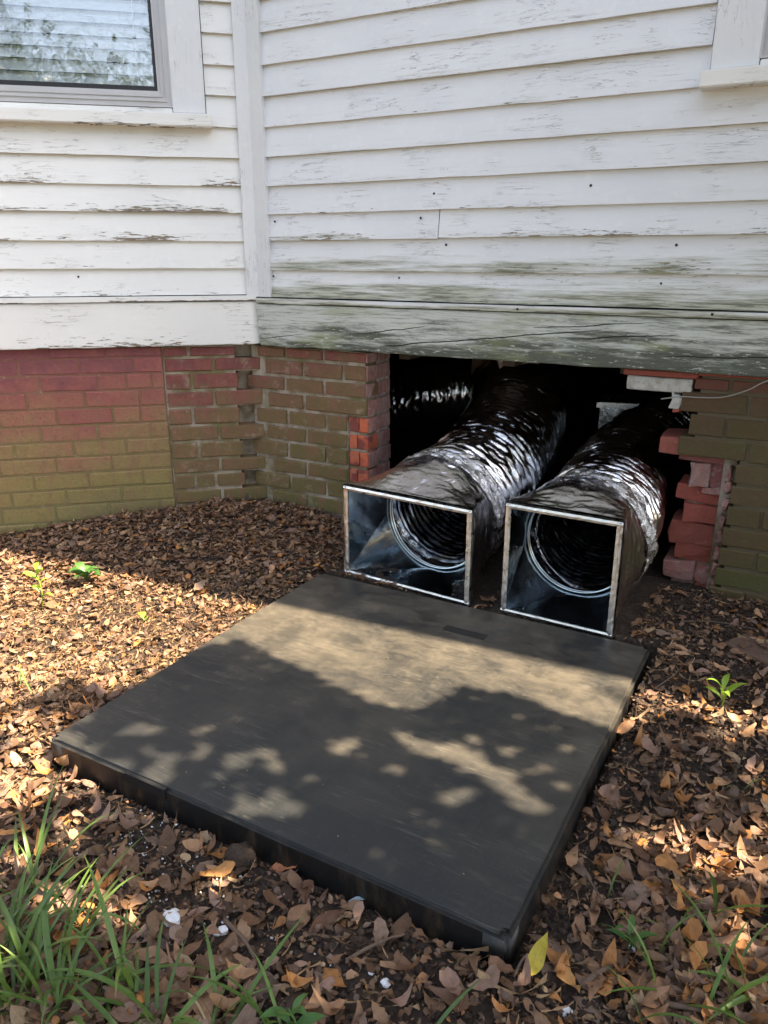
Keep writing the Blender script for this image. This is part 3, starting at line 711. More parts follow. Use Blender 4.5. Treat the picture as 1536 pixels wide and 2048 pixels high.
def boot(root, W, H, D, rc, cz, path, ro, seed, label_word):
    inv = root.matrix_world.inverted() if False else (Matrix.Translation(root.location) @ Matrix.Rotation(root.rotation_euler.z, 4, 'Z')).inverted()
    lp = [inv @ Vector(p) for p in path]
    cxr = 0.
    # square-to-round sheet metal, seen from inside: four flat triangles and four corner cones
    N = 64; V = [(-W / 2, 0, 0), (W / 2, 0, 0), (W / 2, 0, H), (-W / 2, 0, H)]; F = []
    for k in range(N):
        a = 2 * math.pi * k / N; V.append((rc * math.cos(a), D, cz + rc * math.sin(a)))
    cor = {0: 2, 1: 3, 2: 0, 3: 1}
    V0 = V; V = []; Q = N // 4
    for q in range(4):
        b0 = len(V); V.append(V0[cor[q]]); V += [V0[4 + (q * Q + k) % N] for k in range(Q + 1)]
        for k in range(Q): F.append((b0, b0 + 1 + k, b0 + 2 + k))
    nc = len(F)
    for q, (a, b) in {0: (1, 2), 1: (2, 3), 2: (3, 0), 3: (0, 1)}.items():
        b0 = len(V); V += [V0[a], V0[b], V0[4 + q * Q]]; F.append((b0, b0 + 1, b0 + 2))
    me = pymesh(V, F)
    for p in me.polygons: p.use_smooth = p.index < nc
    link('sheet_metal_boot', me, M['galv'], root)
    # collar with a rolled bead
    for rr, yy, br in ((rc - .001, D + .004, .0042), (rc - .004, D - .012, .0028)):
        bm = bmesh.new(); nn = 96; ring = []
        for i in range(nn):
            a = 2 * math.pi * i / nn; ring.append([bm.verts.new(((rr + br * math.cos(b)) * math.cos(a), yy + br * math.sin(b), cz + (rr + br * math.cos(b)) * math.sin(a))) for b in [2 * math.pi * j / 8 for j in range(8)]])
        for i in range(nn):
            for j in range(8): bm.faces.new((ring[i][j], ring[i][(j + 1) % 8], ring[(i + 1) % nn][(j + 1) % 8], ring[(i + 1) % nn][j]))
        bmesh.ops.recalc_face_normals(bm, faces=bm.faces[:])
        me = bpy.data.meshes.new('bead'); bm.to_mesh(me); bm.free(); smooth(me); link('collar_ring', me, M['rim'], root)
    # black inner liner
    pin = [Vector((0, D, cz))] + lp[1:]
    link('inner_liner', tube(pin, rc - .002, .0055, 110, core_prof(seed), True), M['core'], root)
    # foil wrap over the boot
    NA, NR = 144, 46; V = []; F = []
    for i in range(NR):
        t = i / (NR - 1); e = min(1., t / .80) * (1 + .03 * t)
        for k in range(NA):
            a = 2 * math.pi * k / NA; fx, fz = rectpt(a, W + .010, H + .010, 0); fz = fz + .0; fz = max(fz, .0015)
            c0, s0 = math.cos(a), math.sin(a); cxp, czp = ro * c0, cz + ro * s0
            x = fx + (cxp - fx) * e; z = fz + (czp - fz) * e; y = D * 1.22 * t
            bul = .007 + math.sin(min(1, t * 1.2) * math.pi) * .006
            wr = .006 * abs(mn.noise(Vector((x * 22, y * 40, z * 22 + seed)))) + .010 * mn.noise(Vector((x * 7, y * 12, z * 7 + seed)))
            rr = (bul - wr * (1 if t > .04 else 0)); V.append((x + c0 * rr, y, max(z + s0 * rr, -.012)))
    for i in range(NR - 1):
        for k in range(NA): F.append((i * NA + k, i * NA + (k + 1) % NA, (i + 1) * NA + (k + 1) % NA, (i + 1) * NA + k))
    link('foil_wrap', pymesh(V, F, True), M['wrap'], root)
    # tape folded over the four front edges
    def tape(x0, x1, z0, z1, hor):
        n = 26; V = []; F = []; prof = [(.020, .010, 0), (.0, -.0035, 0), (.0, -.0045, 1), (.020, .012, 1)]
        for i in range(n + 1):
            t = i / n
            for k in range(5):
                q = [(.012, .003), (.0, -.002), (-.5, -.004), (-1., -.002), (-1.08, .016)][k]
                wv = .0013 * n3(t * 30, k * 3, seed * 5 + x0 + z0, 1.); wv2 = .001 * n3(t * 50, k * 5, 40 + seed + x0 + z1, 1.)
                if hor: 
                    zz = z0 + (z1 - z0) * (-q[0] if q[0] < 0 else 0); V.append((x0 + (x1 - x0) * t, q[1] + wv, zz + wv2 + (z0 - z1) * 0))
                else:
                    xx = x0 + (x1 - x0) * (-q[0] if q[0] < 0 else 0); V.append((xx + wv2, q[1] + wv, z0 + (z1 - z0) * t))
        for i in range(n):
            for k in range(4): F.append((i * 5 + k, i * 5 + 5 + k, i * 5 + 6 + k, i * 5 + 1 + k))
        return link('edge_tape', pymesh(V, F, False), M['edge_tape'], root)
    o_ = .006; tw = .0095
    tape(-W / 2 - o_, W / 2 + o_, tw, -o_ + .006, True)[0:0] if False else tape(-W / 2 - o_, W / 2 + o_, tw, -.001, True)
    tape(-W / 2 - o_, W / 2 + o_, H - tw + .002, H + o_, True)
    tape(-W / 2 + tw, -W / 2 - o_, .0, H + o_ * .8, False); tape(W / 2 - tw, W / 2 + o_, .0, H + o_ * .8, False)
    # jacket
    pj = [Vector((0, D * 1.02, cz))] + lp[1:]
    link('duct_jacket', tube(pj, ro, .0042, 200, jacket_prof(seed), False), M['jacket'], root)
    # bands of foil tape round the joint
    def bandprof(sd, k0):
        return lambda s, a: k0 + .03 * mn.noise(Vector((math.cos(a) * 3, math.sin(a) * 3, s * 24 + sd))) - .045 * abs(mn.noise(Vector((math.cos(a) * 6, math.sin(a) * 6, s * 60 + sd)))) 
    d0 = (pj[1] - pj[0]).normalized()
    b0 = pj[0] + d0 * .008
    me = tube([b0, b0 + d0 * .05, b0 + d0 * .13], ro, .003, 200, bandprof(seed + 3, 1.075))
    # torn edge
    bm = bmesh.new(); bm.from_mesh(me); lay = bm.verts.layers.float['u']; dl = []
    for v in bm.verts:
        c = v.co; 
        if v[lay] > .075 + .045 * mn.noise(Vector((c.x * 14, c.z * 14, seed))) + .010 * mn.noise(Vector((c.x * 60, c.z * 60, seed))): dl.append(v)
    bmesh.ops.delete(bm, geom=dl, context='VERTS'); bm.to_mesh(me); bm.free()
    link('foil_tape_band', me, M['foil_tape'], root, label_word)
    rv = []
    for k in range(6):
        t = .12 + .13 * k
        rv.append((-W / 2 * (1 - t) * .97 - rc * .72 * t * .9 + .0, D * t, H * (1 - t) * .97 + (cz + rc * .70) * t))
    bm = bmesh.new()
    for p in rv:
        q = bmesh.ops.create_icosphere(bm, subdivisions=1, radius=.0022, matrix=Matrix.Translation(p))
    for k in range(6):
        t = .1 + .12 * k; bmesh.ops.create_icosphere(bm, subdivisions=1, radius=.0022, matrix=Matrix.Translation((-W / 2 * .9 + t * W * .5, D * t * .8, .006 + .0 * t)))
    me = bpy.data.meshes.new('rv'); bm.to_mesh(me); bm.free(); tag(link('rivets', me, M['rim'], root), kind='stuff')

r1 = tag(empty('flexible_duct', (.0638, 2.2495, -.002), R(-33.8)), 'silver-black flexible duct with the wider rectangular mouth, beside the left brick pier', 'duct', 'flexible ducts coming out of the crawl space')
boot(r1, .452, .295, .20, .180, .182, [(.064, 2.25, .18), (.205, 2.46, .19), (.31, 2.63, .215), (.42, 2.85, .26), (.51, 3.08, .315), (.58, 3.32, .37), (.60, 3.7, .41), (.55, 4.15, .41)], .203, 1, None)
r2 = tag(empty('flexible_duct', (.490, 1.9985, -.002), R(-31.0)), 'silver-black flexible duct with a nearly square mouth, beside the broken red bricks', 'duct', 'flexible ducts coming out of the crawl space')
boot(r2, .318, .330, .19, .163, .190, [(.49, 2.0, .19), (.61, 2.19, .19), (.70, 2.36, .195), (.80, 2.57, .21), (.92, 2.80, .235), (1.10, 3.02, .265), (1.35, 3.15, .30)], .188, 9, None)
# third duct hanging far back in the crawl space
t3 = tag(link('flexible_duct', tube([(.0, 3.85, .30), (.28, 3.78, .36), (.55, 3.80, .38), (.85, 4.0, .38)], .15, .006, 90, jacket_prof(30)), M['jacket']), 'dark flexible duct hanging far back in the crawl space', 'duct', 'flexible ducts coming out of the crawl space')
# foil-faced box behind the right duct
pb = tag(empty('foil_box', (1.12, 3.22, 0), R(-16)), 'foil-faced plenum box behind the right duct in the crawl space', 'plenum box')
link('box_body', bevel_box(-.20, .24, 0, .3, .03, .40, .006, 2), M['foil_tape'], pb)
link('box_flange', bevel_box(-.215, .255, -.012, .0, .385, .408, .002), M['edge_tape'], pb)
tag(link('stone', (lambda me: me)(bevel_box(-.09, .09, -.05, .05, -.045, .03, .018, 2, .01, 2)), m_mortar('old_concrete', 'jamb'), loc=(.52, 3.0, .655)), 'pale concrete lump under the skirt board above the left duct', 'concrete lump')
tag(link('plank', bevel_box(-.03, .03, -.02, .02, 0, .62, .003), plain('plank_wood', (.12, .06, .03), .8, 0, 20), loc=(.44, 3.62, .0)), 'brown wooden post deep in the crawl space between the ducts', 'post')

# cable hanging from the right corner of the beam
def curve_tube(pts, r, n=8, taper=None):
    rs = resample(frames(pts, 16), max(.004, r * 2.5)); V = []; F = []; m = len(rs)
    for i, (p, s) in enumerate(rs):
        tn = (rs[min(m - 1, i + 1)][0] - rs[max(0, i - 1)][0]).normalized(); a = tn.cross(Vector((.13, .27, .95))).normalized(); b = a.cross(tn)
        k = r * (taper(i / (m - 1)) if taper else 1)
        for j in range(n):
            q = 2 * math.pi * j / n; V.append(p + a * math.cos(q) * k + b * math.sin(q) * k)
    for i in range(m - 1):
        for j in range(n): F.append((i * n + j, i * n + (j + 1) % n, (i + 1) * n + (j + 1) % n, (i + 1) * n + j))
    F.append(tuple(range(n))[::-1]); F.append(tuple((m - 1) * n + j for j in range(n)))
    return pymesh(V, F, True)
cp = [wall_pt('R', *q) for q in [(1.505, .004, .592), (1.56, .010, .604), (1.62, .014, .607), (1.68, .016, .614), (1.74, .022, .640), (1.79, .036, .672), (1.90, .042, .70)]]
tag(link('cable', curve_tube(cp, .0021), M['gloss_black']), 'thin pale cable sagging across the bricks under the beam', 'cable')

# ------------------------------------------------------------------ the pad
pad = tag(empty('equipment_pad', (PADC.x, PADC.y, 0), PADA), 'square black plastic equipment pad lying on the ground in front of the ducts', 'equipment pad')
bm = bmesh.new(); v, f = box_vf(-PH, PH, -PH, PH, -.078, 0); bv = [bm.verts.new(p) for p in v]
for q in f: bm.faces.new([bv[i] for i in q])
ve = [e for e in bm.edges if abs(e.verts[0].co.z - e.verts[1].co.z) > .01]
bmesh.ops.bevel(bm, geom=ve, offset=.010, segments=4, affect='EDGES')
te = [e for e in bm.edges if e.verts[0].co.z > -.001 and e.verts[1].co.z > -.001 and len(e.link_faces) == 2 and e.calc_face_angle(0) > .5]
bmesh.ops.bevel(bm, geom=te, offset=.008, segments=4, affect='EDGES')
for ax in (0, 1):
    for k in range(1, 24):
        c = -PH + k * 2 * PH / 24; co = [0, 0, 0]; co[ax] = c; no = [0, 0, 0]; no[ax] = 1
        bmesh.ops.bisect_plane(bm, geom=bm.verts[:] + bm.edges[:] + bm.faces[:], plane_co=co, plane_no=no)
for w in bm.verts:
    if w.co.z > -.02: w.co.z += .0012 * n3(w.co.x, w.co.y, 2, 3.)
    if abs(w.co.x) > PH - .02 or abs(w.co.y) > PH - .02:
        w.co.x += .0016 * n3(w.co.x, w.co.y, 5 + w.co.z * 4, 5.); w.co.y += .0016 * n3(w.co.x, w.co.y, 15 + w.co.z * 4, 5.)
me = bpy.data.meshes.new('slab'); bm.to_mesh(me); bm.free(); smooth(me)
for p in me.polygons: p.use_smooth = abs(p.normal.z) < .98 and p.area < .003
link('slab', me, M['pad'], pad)
pt = plain('black_lip', (.011, .011, .012), .45, 0, 90)
link('lip_patch', bevel_box(-.295, -.185, -PH - .0030, -PH + .006, -.024, -.0015, .0012), pt, pad)
link('molded_plate', bevel_box(.0, .125, .352, .385, -.002, .0010, .0006), plain('plate_plastic', (.020, .019, .018), .55, 0, 400), pad)

# ------------------------------------------------------------------ leaf litter
SHAPES = np.array([[.04, .50, .82, .96, .88, .58, .05], [.05, .20, .38, .62, .88, .98, .45], [.06, .62, .92, .84, .62, .34, .03], [.06, .52, .62, .92, .68, .50, .06], [.05, .30, .62, .60, .95, .92, .50], [.03, .36, .60, .68, .58, .34, .02]])
TT = np.linspace(0, 1, 7)
def leaf_arrays(n, L, asp, fold, bend, curl, var, rg):
    """n leaves of 7 x 3 vertices in their own frames"""
    W = SHAPES[var] * (L * asp)[:, None] * .5
    W = W * (1 + .06 * rg.standard_normal((n, 7)))
    x = (TT[None, :] - .5) * L[:, None]
    side = np.array([-1, 0, 1.])
    X = np.repeat(x[:, :, None], 3, 2); Y = W[:, :, None] * side[None, None, :]
    Y = Y + (.10 * L[:, None] * np.sin(TT[None, :] * 3.1) * rg.uniform(-1, 1, n)[:, None])[:, :, None]
    Z = np.abs(side)[None, None, :] * W[:, :, None] * fold[:, None, None]
    tb = (TT[None, :] - .5); Z = Z + (bend[:, None] * L[:, None] * (tb ** 2) * 2)[:, :, None] + (curl[:, None] * L[:, None] * np.maximum(0, tb) ** 2 * 3)[:, :, None]
    Z = Z + .025 * L[:, None, None] * rg.standard_normal((n, 7, 3)) + (side[None, None, :] * tb[:, :, None] * (rg.uniform(-.5, .5, n) * L)[:, None, None] * .5)
    return np.stack([X, Y, Z], -1)
LF = np.array([(i * 3 + j, i * 3 + 3 + j, i * 3 + 4 + j, i * 3 + 1 + j) for i in range(6) for j in range(2)])
def np_mesh(name, V, Fq, cols=None, mids=None):
    me = bpy.data.meshes.new(name); nv = len(V); nf = len(Fq); k = Fq.shape[1]
    me.vertices.add(nv); me.vertices.foreach_set('co', V.astype(np.float32).ravel())
    me.loops.add(nf * k); me.loops.foreach_set('vertex_index', Fq.astype(np.int32).ravel())
    me.polygons.add(nf); me.polygons.foreach_set('loop_start', np.arange(0, nf * k, k, dtype=np.int32)); me.polygons.foreach_set('loop_total', np.full(nf, k, np.int32))
    me.update(calc_edges=True)
    if cols is not None:
        a = me.attributes.new('Col', 'FLOAT_COLOR', 'POINT'); a.data.foreach_set('color', np.concatenate([cols, np.ones((nv, 1))], 1).astype(np.float32).ravel())
    if mids is not None:
        a = me.attributes.new('mid', 'FLOAT', 'POINT'); a.data.foreach_set('value', mids.astype(np.float32))
    return me
PAL = np.array([(.40, .24, .14), (.31, .175, .10), (.22, .125, .072), (.25, .165, .12), (.29, .175, .13), (.44, .20, .065), (.14, .075, .045), (.09, .055, .038), (.46, .32, .19), (.26, .175, .13)])
PALW = np.array([.16, .17, .16, .12, .06, .05, .10, .07, .05, .06]); PALW /= PALW.sum()
def rotm(yaw, tx, ty):
    cy, sy = np.cos(yaw), np.sin(yaw); cx, sx = np.cos(tx), np.sin(tx); cz, sz = np.cos(ty), np.sin(ty)
    Z = np.zeros_like(yaw); O = np.ones_like(yaw)
    Rz = np.stack([np.stack([cy, -sy, Z], -1), np.stack([sy, cy, Z], -1), np.stack([Z, Z, O], -1)], -2)
    Rx = np.stack([np.stack([O, Z, Z], -1), np.stack([Z, cx, -sx], -1), np.stack([Z, sx, cx], -1)], -2)
    Ry = np.stack([np.stack([cz, Z, sz], -1), np.stack([Z, O, Z], -1), np.stack([-sz, Z, cz], -1)], -2)
    return Rz @ Rx @ Ry
def blocked(x, y, m):
    u, v = pad_uv(x, y)
    if max(abs(u), abs(v)) < PH + m * .55: return True
    for w in ('L', 'R'):
        a = ANG[w]; d = (x - CX) * math.sin(a) - (y - CY) * math.cos(a); s = (x - CX) * math.cos(a) + (y - CY) * math.sin(a)
        if d < m * .8 and ((w == 'L' and s < .05) or (w == 'R' and -.05 < s < .5) or (w == 'R' and s > 1.56)): return True
        if w == 'R' and d < -.35 and s > 0: return True
    for (px, py, ang, W, D) in ((.064, 2.25, -33.8, .26, .75), (.49, 2.0, -31., .20, .75)):
        c, s_ = math.cos(R(ang)), math.sin(R(ang)); lx = (x - px) * c + (y - py) * s_; ly = -(x - px) * s_ + (y - py) * c
        if abs(lx) < W and -.01 < ly < D: return True
    return False
def soil_amount(x, y):
    if x < -.3 and 1.72 < y < 2.25: return .42
    """share of leaves that lie here: thin on the trodden soil at the pad's front and sides"""
    u, v = pad_uv(x, y); k = 1.
    if v < -PH + .02 and u > -.42: k = min(k, .16 + .84 * sstep(-v, PH + .14 + .10 * n3(x, y, 1, 5.), PH + .40))
    if u > PH - .02 and v < .3: k = min(k, .14 + .86 * sstep(u, PH + .04, PH + .20 + .08 * n3(x, y, 1, 5.)))
    if u > PH - .1 and v > .05: k = min(k, .30 + .3 * sstep(u, PH + .35, PH + .7))
    if abs(u) < PH and v > PH: k = min(k, .45)
    return max(.05, k + .12 * n3(x, y, 7, 9.))
def scatter(n, xr, yr, m, dens=None, rg=rng):
    pts = []
    while len(pts) < n:
        x = rg.uniform(*xr); y = rg.uniform(*yr)
        if blocked(x, y, m): continue
        if dens and rg.random() > dens(x, y): continue
        pts.append((x, y))
    return np.array(pts)
def litter(name, pts, Lr, asp, tilt, zup, label, rg=rng, straw=False, pal=PAL, palw=PALW, dark=1.):
    n = len(pts); L = rg.uniform(Lr[0], Lr[1], n) * rg.choice([.45, .75, 1, 1.25, 1.6], n, p=[.2, .25, .3, .19, .06]) * np.interp(pts[:, 1], [1.0, 2.1], [1.05, .74]); var = rg.integers(0, 6, n)
    A = leaf_arrays(n, L, rg.uniform(*asp, n), rg.uniform(-.4, .5, n), rg.uniform(-.5, .5, n), rg.uniform(-.3, .35, n), var, rg)
    Rm = rotm(rg.uniform(0, 6.283, n), rg.normal(0, tilt, n), rg.normal(0, tilt, n))
    P = np.einsum('nij,nabj->nabi', Rm, A)
    gz = np.array([ground_z(x, y) for x, y in pts]); zz = gz + np.abs(rg.normal(0, zup, n)) + .003
    P[..., 0] += pts[:, 0][:, None, None]; P[..., 1] += pts[:, 1][:, None, None]; P[..., 2] += zz[:, None, None]
    P[..., 2] = np.maximum(P[..., 2], gz[:, None, None] - .002)
    V = P.reshape(-1, 3); Fq = (LF[None] + (np.arange(n) * 21)[:, None, None]).reshape(-1, 4)
    col = pal[rg.choice(len(pal), n, p=palw)] * rg.uniform(.5, 1.15, n)[:, None] * dark; cols = np.repeat(col, 21, 0)
    mids = np.tile(np.array([-1, 0, 1.]), n * 7)
    o = link(name, np_mesh(name, V, Fq, cols, mids), M['leaf']); tag(o, label, None, None, 'stuff'); return o
dn = soil_amount
inview = ((-1.75, 1.55), (.62, 3.05))
litter('leaf_litter', scatter(19000, *inview, .018, dn), (.022, .050), (.38, .68), .19, .007, 'brown and tan dry leaves covering the ground')
litter('leaf_litter', scatter(2300, *inview, .022, dn), (.030, .052), (.38, .62), .22, .009, 'larger curled dry leaves lying on top of the litter')
litter('leaf_litter', scatter(5000, (-3.2, 3.0), (-1.4, 3.2), .03, lambda x, y: 0 if (-1.7 < x < 1.5 and y > .66) else 1), (.03, .055), (.4, .65), .3, .01, 'dry leaves spread over the yard')
litter('leaf_crumbs', scatter(30000, *inview, .006, lambda x, y: .6), (.006, .015), (.4, 1.), .45, .005, 'crumbled leaf fragments over the soil', dark=.8)
litter('straw', scatter(5000, (-1.6, -.28), (1.6, 2.35), .02), (.015, .05), (.03, .08), .18, .008, 'pale straw and root fibres in the sunny strip left of the pad', pal=np.array([(.40, .27, .15), (.30, .19, .11)]), palw=np.array([.5, .5]))
litter('straw', scatter(5200, (-1.7, 1.4), (.7, 2.9), .02, lambda x, y: 1. if x < -.35 else .45), (.02, .06), (.03, .06), .16, .007, 'thin dry straw and root fibres mixed through the leaves', pal=np.array([(.38, .25, .14), (.26, .16, .09)]), palw=np.array([.5, .5]))
# soil clods
cn = 5200; cpz = scatter(cn, (-1.0, 1.3), (.65, 2.3), .006, lambda x, y: 1.1 - dn(x, y))
ico = bmesh.new(); bmesh.ops.create_icosphere(ico, subdivisions=1, radius=1); iv = np.array([v.co[:] for v in ico.verts]); iF = np.array([[v.index for v in f.verts] for f in ico.faces]); ico.free()
def blobs(name, pts, rr, mat, label, zf=.3, sq=(.6, 1.2)):
    n = len(pts); s = rng.uniform(*rr, n)[:, None, None] * rng.uniform(*sq, (n, 1, 3)); P = iv[None] * (1 + .28 * rng.standard_normal((n, len(iv), 1))) * s
    gz = np.array([ground_z(x, y) for x, y in pts]); P[..., 0] += pts[:, 0][:, None]; P[..., 1] += pts[:, 1][:, None]; P[..., 2] += (gz + s[:, 0, 0] * zf)[:, None]
    me = np_mesh(name, P.reshape(-1, 3), (iF[None] + (np.arange(n) * len(iv))[:, None, None]).reshape(-1, 3)); return tag(link(name, me, mat), label, None, None, 'stuff')
blobs('soil_clods', cpz, (.0025, .0085), M['soil'], 'dark crumbly soil clods round the pad')
bp = []
while len(bp) < 230:
    k = rng.random(); x, y = rng.normal((-.45, 1.13), (.055, .05)) if k < .4 else (rng.normal((-.44, 1.21), (.035, .03)) if k < .6 else rng.normal((-.28, 1.06), (.18, .10)))
    if not blocked(x, y, .01): bp.append((x, y))
blobs('foam_beads', np.array(bp), (.0011, .0026), M['foam'], 'tiny white foam beads spilled on the soil', 1.2, (.9, 1.1))
gq = np.random.default_rng(31); gp_ = gq.uniform(-.52, .52, (22, 2)); gs = gq.uniform(.0006, .0015, (22, 1, 1)) * gq.uniform(.5, 1.8, (22, 1, 3)); GP = iv[None] * gs
GP[..., 0] += gp_[:, 0][:, None]; GP[..., 1] += gp_[:, 1][:, None]; GP[..., 2] += .0012
tag(link('grit', np_mesh('grit', GP.reshape(-1, 3), (iF[None] + (np.arange(22) * len(iv))[:, None, None]).reshape(-1, 3)), plain('pale_grit', (.22, .17, .11), .8), None, (PADC.x, PADC.y, .0005), PADA), 'tiny grit and crumbs lying on the pad', None, None, 'stuff')
# distinct leaves nearest the camera, each its own object
random.seed(3); rg2 = np.random.default_rng(99)
lm = []
for k in range(14):
    A = leaf_arrays(1, np.array([.05]), np.array([rg2.uniform(.42, .62)]), rg2.uniform(-.4, .8, 1), rg2.uniform(-.6, 1.2, 1), rg2.uniform(-.3, .8, 1), np.array([k % 6]), rg2)
    me = np_mesh('leaf', A.reshape(-1, 3), LF, None, np.tile(np.array([-1, 0, 1.]), 7)); me.materials.append(M['leaf1']); smooth(me); lm.append(me)
COLS = {'tan': (.40, .235, .13), 'dark brown': (.17, .09, .05), 'orange-brown': (.46, .21, .07), 'pinkish': (.27, .165, .12)}
def fallen(x, y, mesh, col, sc, yaw, t1, t2, label, group=None, dz=.010):
    o = link('fallen_leaf', mesh, None, None, (x, y, ground_z(x, y) + dz)); o.rotation_euler = (t1, t2, yaw); o.scale = (sc,) * 3; o.color = (*col, 1)
    o['label'] = label; o['category'] = 'leaf'
    if group: o['group'] = group
    return o
cnt = 0; cs = 0
while cnt < 268:
    x = random.uniform(-.75, 1.05); y = random.uniform(.72, 1.75)
    if abs(x) > y * .50 + .14 or blocked(x, y, .03): continue
    if random.random() > max(.35, dn(x, y)): continue
    u, v = pad_uv(x, y)
    where = 'right of the pad' if u > PH else ('in front of the pad' if v < -PH and u > -.25 else 'near the left pad corner')
    mk = random.randrange(14); sh = ['tapering', 'spoon-shaped', 'broad-based', 'wavy-edged', 'lobed', 'oval'][mk % 6]; cn_ = random.choice(list(COLS)); c = COLS[cn_]; f = random.uniform(.8, 1.2)
    near = 'close below the grass line' if y < 1.0 else 'farther back'
    fallen(x, y, lm[mk], tuple(q * f for q in c), random.uniform(.6, 1.1), random.uniform(0, 6.28), random.gauss(0, .2), random.gauss(0, .2), f'{sh} {cn_} dry leaf {where}, {near}', f'{sh} {cn_} fallen leaves {where}, {near}', random.uniform(.008, .02)); cnt += 1
fallen(.232, .915, lm[0], (.50, .40, .06), 1.1, 1.1, .3, -.2, 'yellow and green leaf at the front corner of the pad', dz=.016)
fallen(.285, .893, lm[3], (.60, .32, .12), 1.35, 1.7, .25, .1, 'light orange lobed leaf right of the pad\'s front corner', dz=.016)
fallen(-.71, 1.42, lm[2], (.50, .30, .15), 1.5, 2.2, .9, .2, 'big upright tan leaf leaning on the left corner of the pad', dz=.02)
fallen(-.30, 1.10, lm[1], (.48, .24, .08), 1.25, .5, .3, .1, 'curled orange leaf on bare soil in front of the pad', dz=.012)
fallen(-.18, 1.13, lm[4], (.50, .20, .09), 1.2, .1, .2, -.1, 'reddish orange narrow leaf on soil near the pad edge', dz=.012)
fallen(-1.10, 1.98, lm[0], (.42, .27, .19), 1.7, .2, .15, 0, 'large pale brown oval leaf on the lit straw at far left', dz=.02)
fallen(-.27, 2.09, lm[3], (.62, .12, .05), .8, .2, .3, 0, 'small bright red-orange leaf in the shaded litter left of the pad', dz=.02)
fallen(.62, 1.70, lm[3], (.55, .20, .06), .9, 1.2, .5, 0, 'orange pointed leaf on dark soil beside the right edge of the pad', dz=.012)
fallen(.50, 1.49, lm[0], (.60, .50, .26), .8, 1.5, .5, 0, 'pale yellow leaf standing at the right edge of the pad', dz=.015)

# ------------------------------------------------------------------ grass tufts, sprigs
def blade_mesh(L, w, lean, droop, seed):
    n = 9; V = []; F = []; rr = random.Random(seed); tw = rr.uniform(-.5, .5); x = z = 0.; a = lean
    for i in range(n + 1):
        t = i / n; ww = w * (.55 + .9 * t if t < .4 else (1 - ((t - .4) / .6) ** 1.8) * .92) ; ww = max(ww, .0004)
        c, s = math.cos(tw * t), math.sin(tw * t)
        V += [(x, -ww / 2 * c, z - ww / 2 * s * .5), (x, 0, z - ww * .16), (x, ww / 2 * c, z + ww / 2 * s * .5)]
        x += math.sin(a) * L / n; z += math.cos(a) * L / n; a += droop / n * (.4 + 1.4 * t)
    for i in range(n):
        for j in range(2): F.append((i * 3 + j, i * 3 + 3 + j, i * 3 + 4 + j, i * 3 + 1 + j))
    me = pymesh(V, F, True); me.materials.append(M['grass']); return me
BL = [blade_mesh(random.uniform(.12, .24), random.uniform(.0065, .011), random.uniform(.15, .9), random.uniform(.6, 1.9), k) for k in range(22)]
BLD = []
for k in range(5):
    me = blade_mesh(random.uniform(.09, .18), .006, random.uniform(.6, 1.2), random.uniform(.8, 2.4), 70 + k); me.materials.clear(); me.materials.append(M['dead']); BLD.append(me)
def tuft(x, y, n, sc, label, group='grass tufts growing through the leaves', yawc=None, yaws=3.14):
    t = tag(empty('grass_tuft', (x, y, ground_z(x, y) - .002)), label, 'grass tuft', group)
    for k in range(n):
        o = link('blade', random.choice(BL if random.random() < .88 else BLD), None, t, (random.gauss(0, .014), random.gauss(0, .014), 0))
        yw = random.uniform(-3.14, 3.14) if yawc is None else random.gauss(yawc, yaws)
        o.rotation_euler = (random.gauss(0, .1), random.gauss(0, .12), yw); o.scale = (sc * random.uniform(.7, 1.15),) * 3
    return t
random.seed(12)
G = [(-.60, .94, 14, .95, 'tall grass tuft at the left edge of the photo, above the corner clump'), (-.55, .865, 16, 1., 'dense grass tuft in the lower left corner'), (-.50, .97, 9, .9, 'grass tuft with sunlit tips left of the foam chunk'), (-.47, .83, 15, .95, 'grass tuft at the bottom edge, right of the corner clump'), (-.40, .86, 10, .9, 'grass tuft with long arched blades in front of the foam chunk'), (-.34, .81, 12, .9, 'thick low grass tuft at the bottom edge below the foam chunk'), (-.25, .80, 7, .8, 'grass tuft with one long blade leaning right towards the pad'), (-.62, 1.06, 8, .85, 'small grass tuft at the left edge beside sunlit leaves'), (-.16, .795, 5, .7, 'sparse grass tuft at the bottom edge left of centre'), (.05, .80, 3, .7, 'thin pair of blades at the bottom edge in the middle'), (-.66, .88, 14, 1., 'grass tuft cut by the left edge of the photo'),
     (.50, .85, 13, .9, 'grass tuft in the lower right corner'), (.56, .90, 12, .95, 'grass tuft at the right edge with a long tall blade'), (.43, .88, 8, .8, 'grass tuft of flat lying blades left of the lower right corner'), (.46, .95, 7, .85, 'loose grass tuft among leaves above the lower right corner'), (.38, .83, 4, .7, 'few short blades at the bottom edge right of the pad corner'), (.55, 1.03, 3, .9, 'single arched blades at the right edge halfway up the leaf bed'), (.40, 1.07, 2, .5, 'two short blades beside the right side of the pad'), (.72, 1.32, 2, .4, 'two small blades in shade at the right edge'), (-.90, 1.72, 3, .5, 'faint thin grass on lit straw at the far left')]
for g in G: tuft(g[0], g[1], int(g[2] * (1.3 if g[0] < .2 else .55)) if g[2] > 5 else g[2], *g[3:])
def sprig_leaf(L, W, lift=.3):
    V = []; F = []
    for i, w in enumerate([.08, .6, 1., .85, .5, .02]):
        t = i / 5; z = lift * L * math.sin(t * 2.4); V += [(t * L, -w * W / 2, z + w * W * .15), (t * L, 0, z), (t * L, w * W / 2, z + w * W * .15)]
    for i in range(5):
        for j in range(2): F.append((i * 3 + j, i * 3 + 3 + j, i * 3 + 4 + j, i * 3 + 1 + j))
    return pymesh(V, F, True)
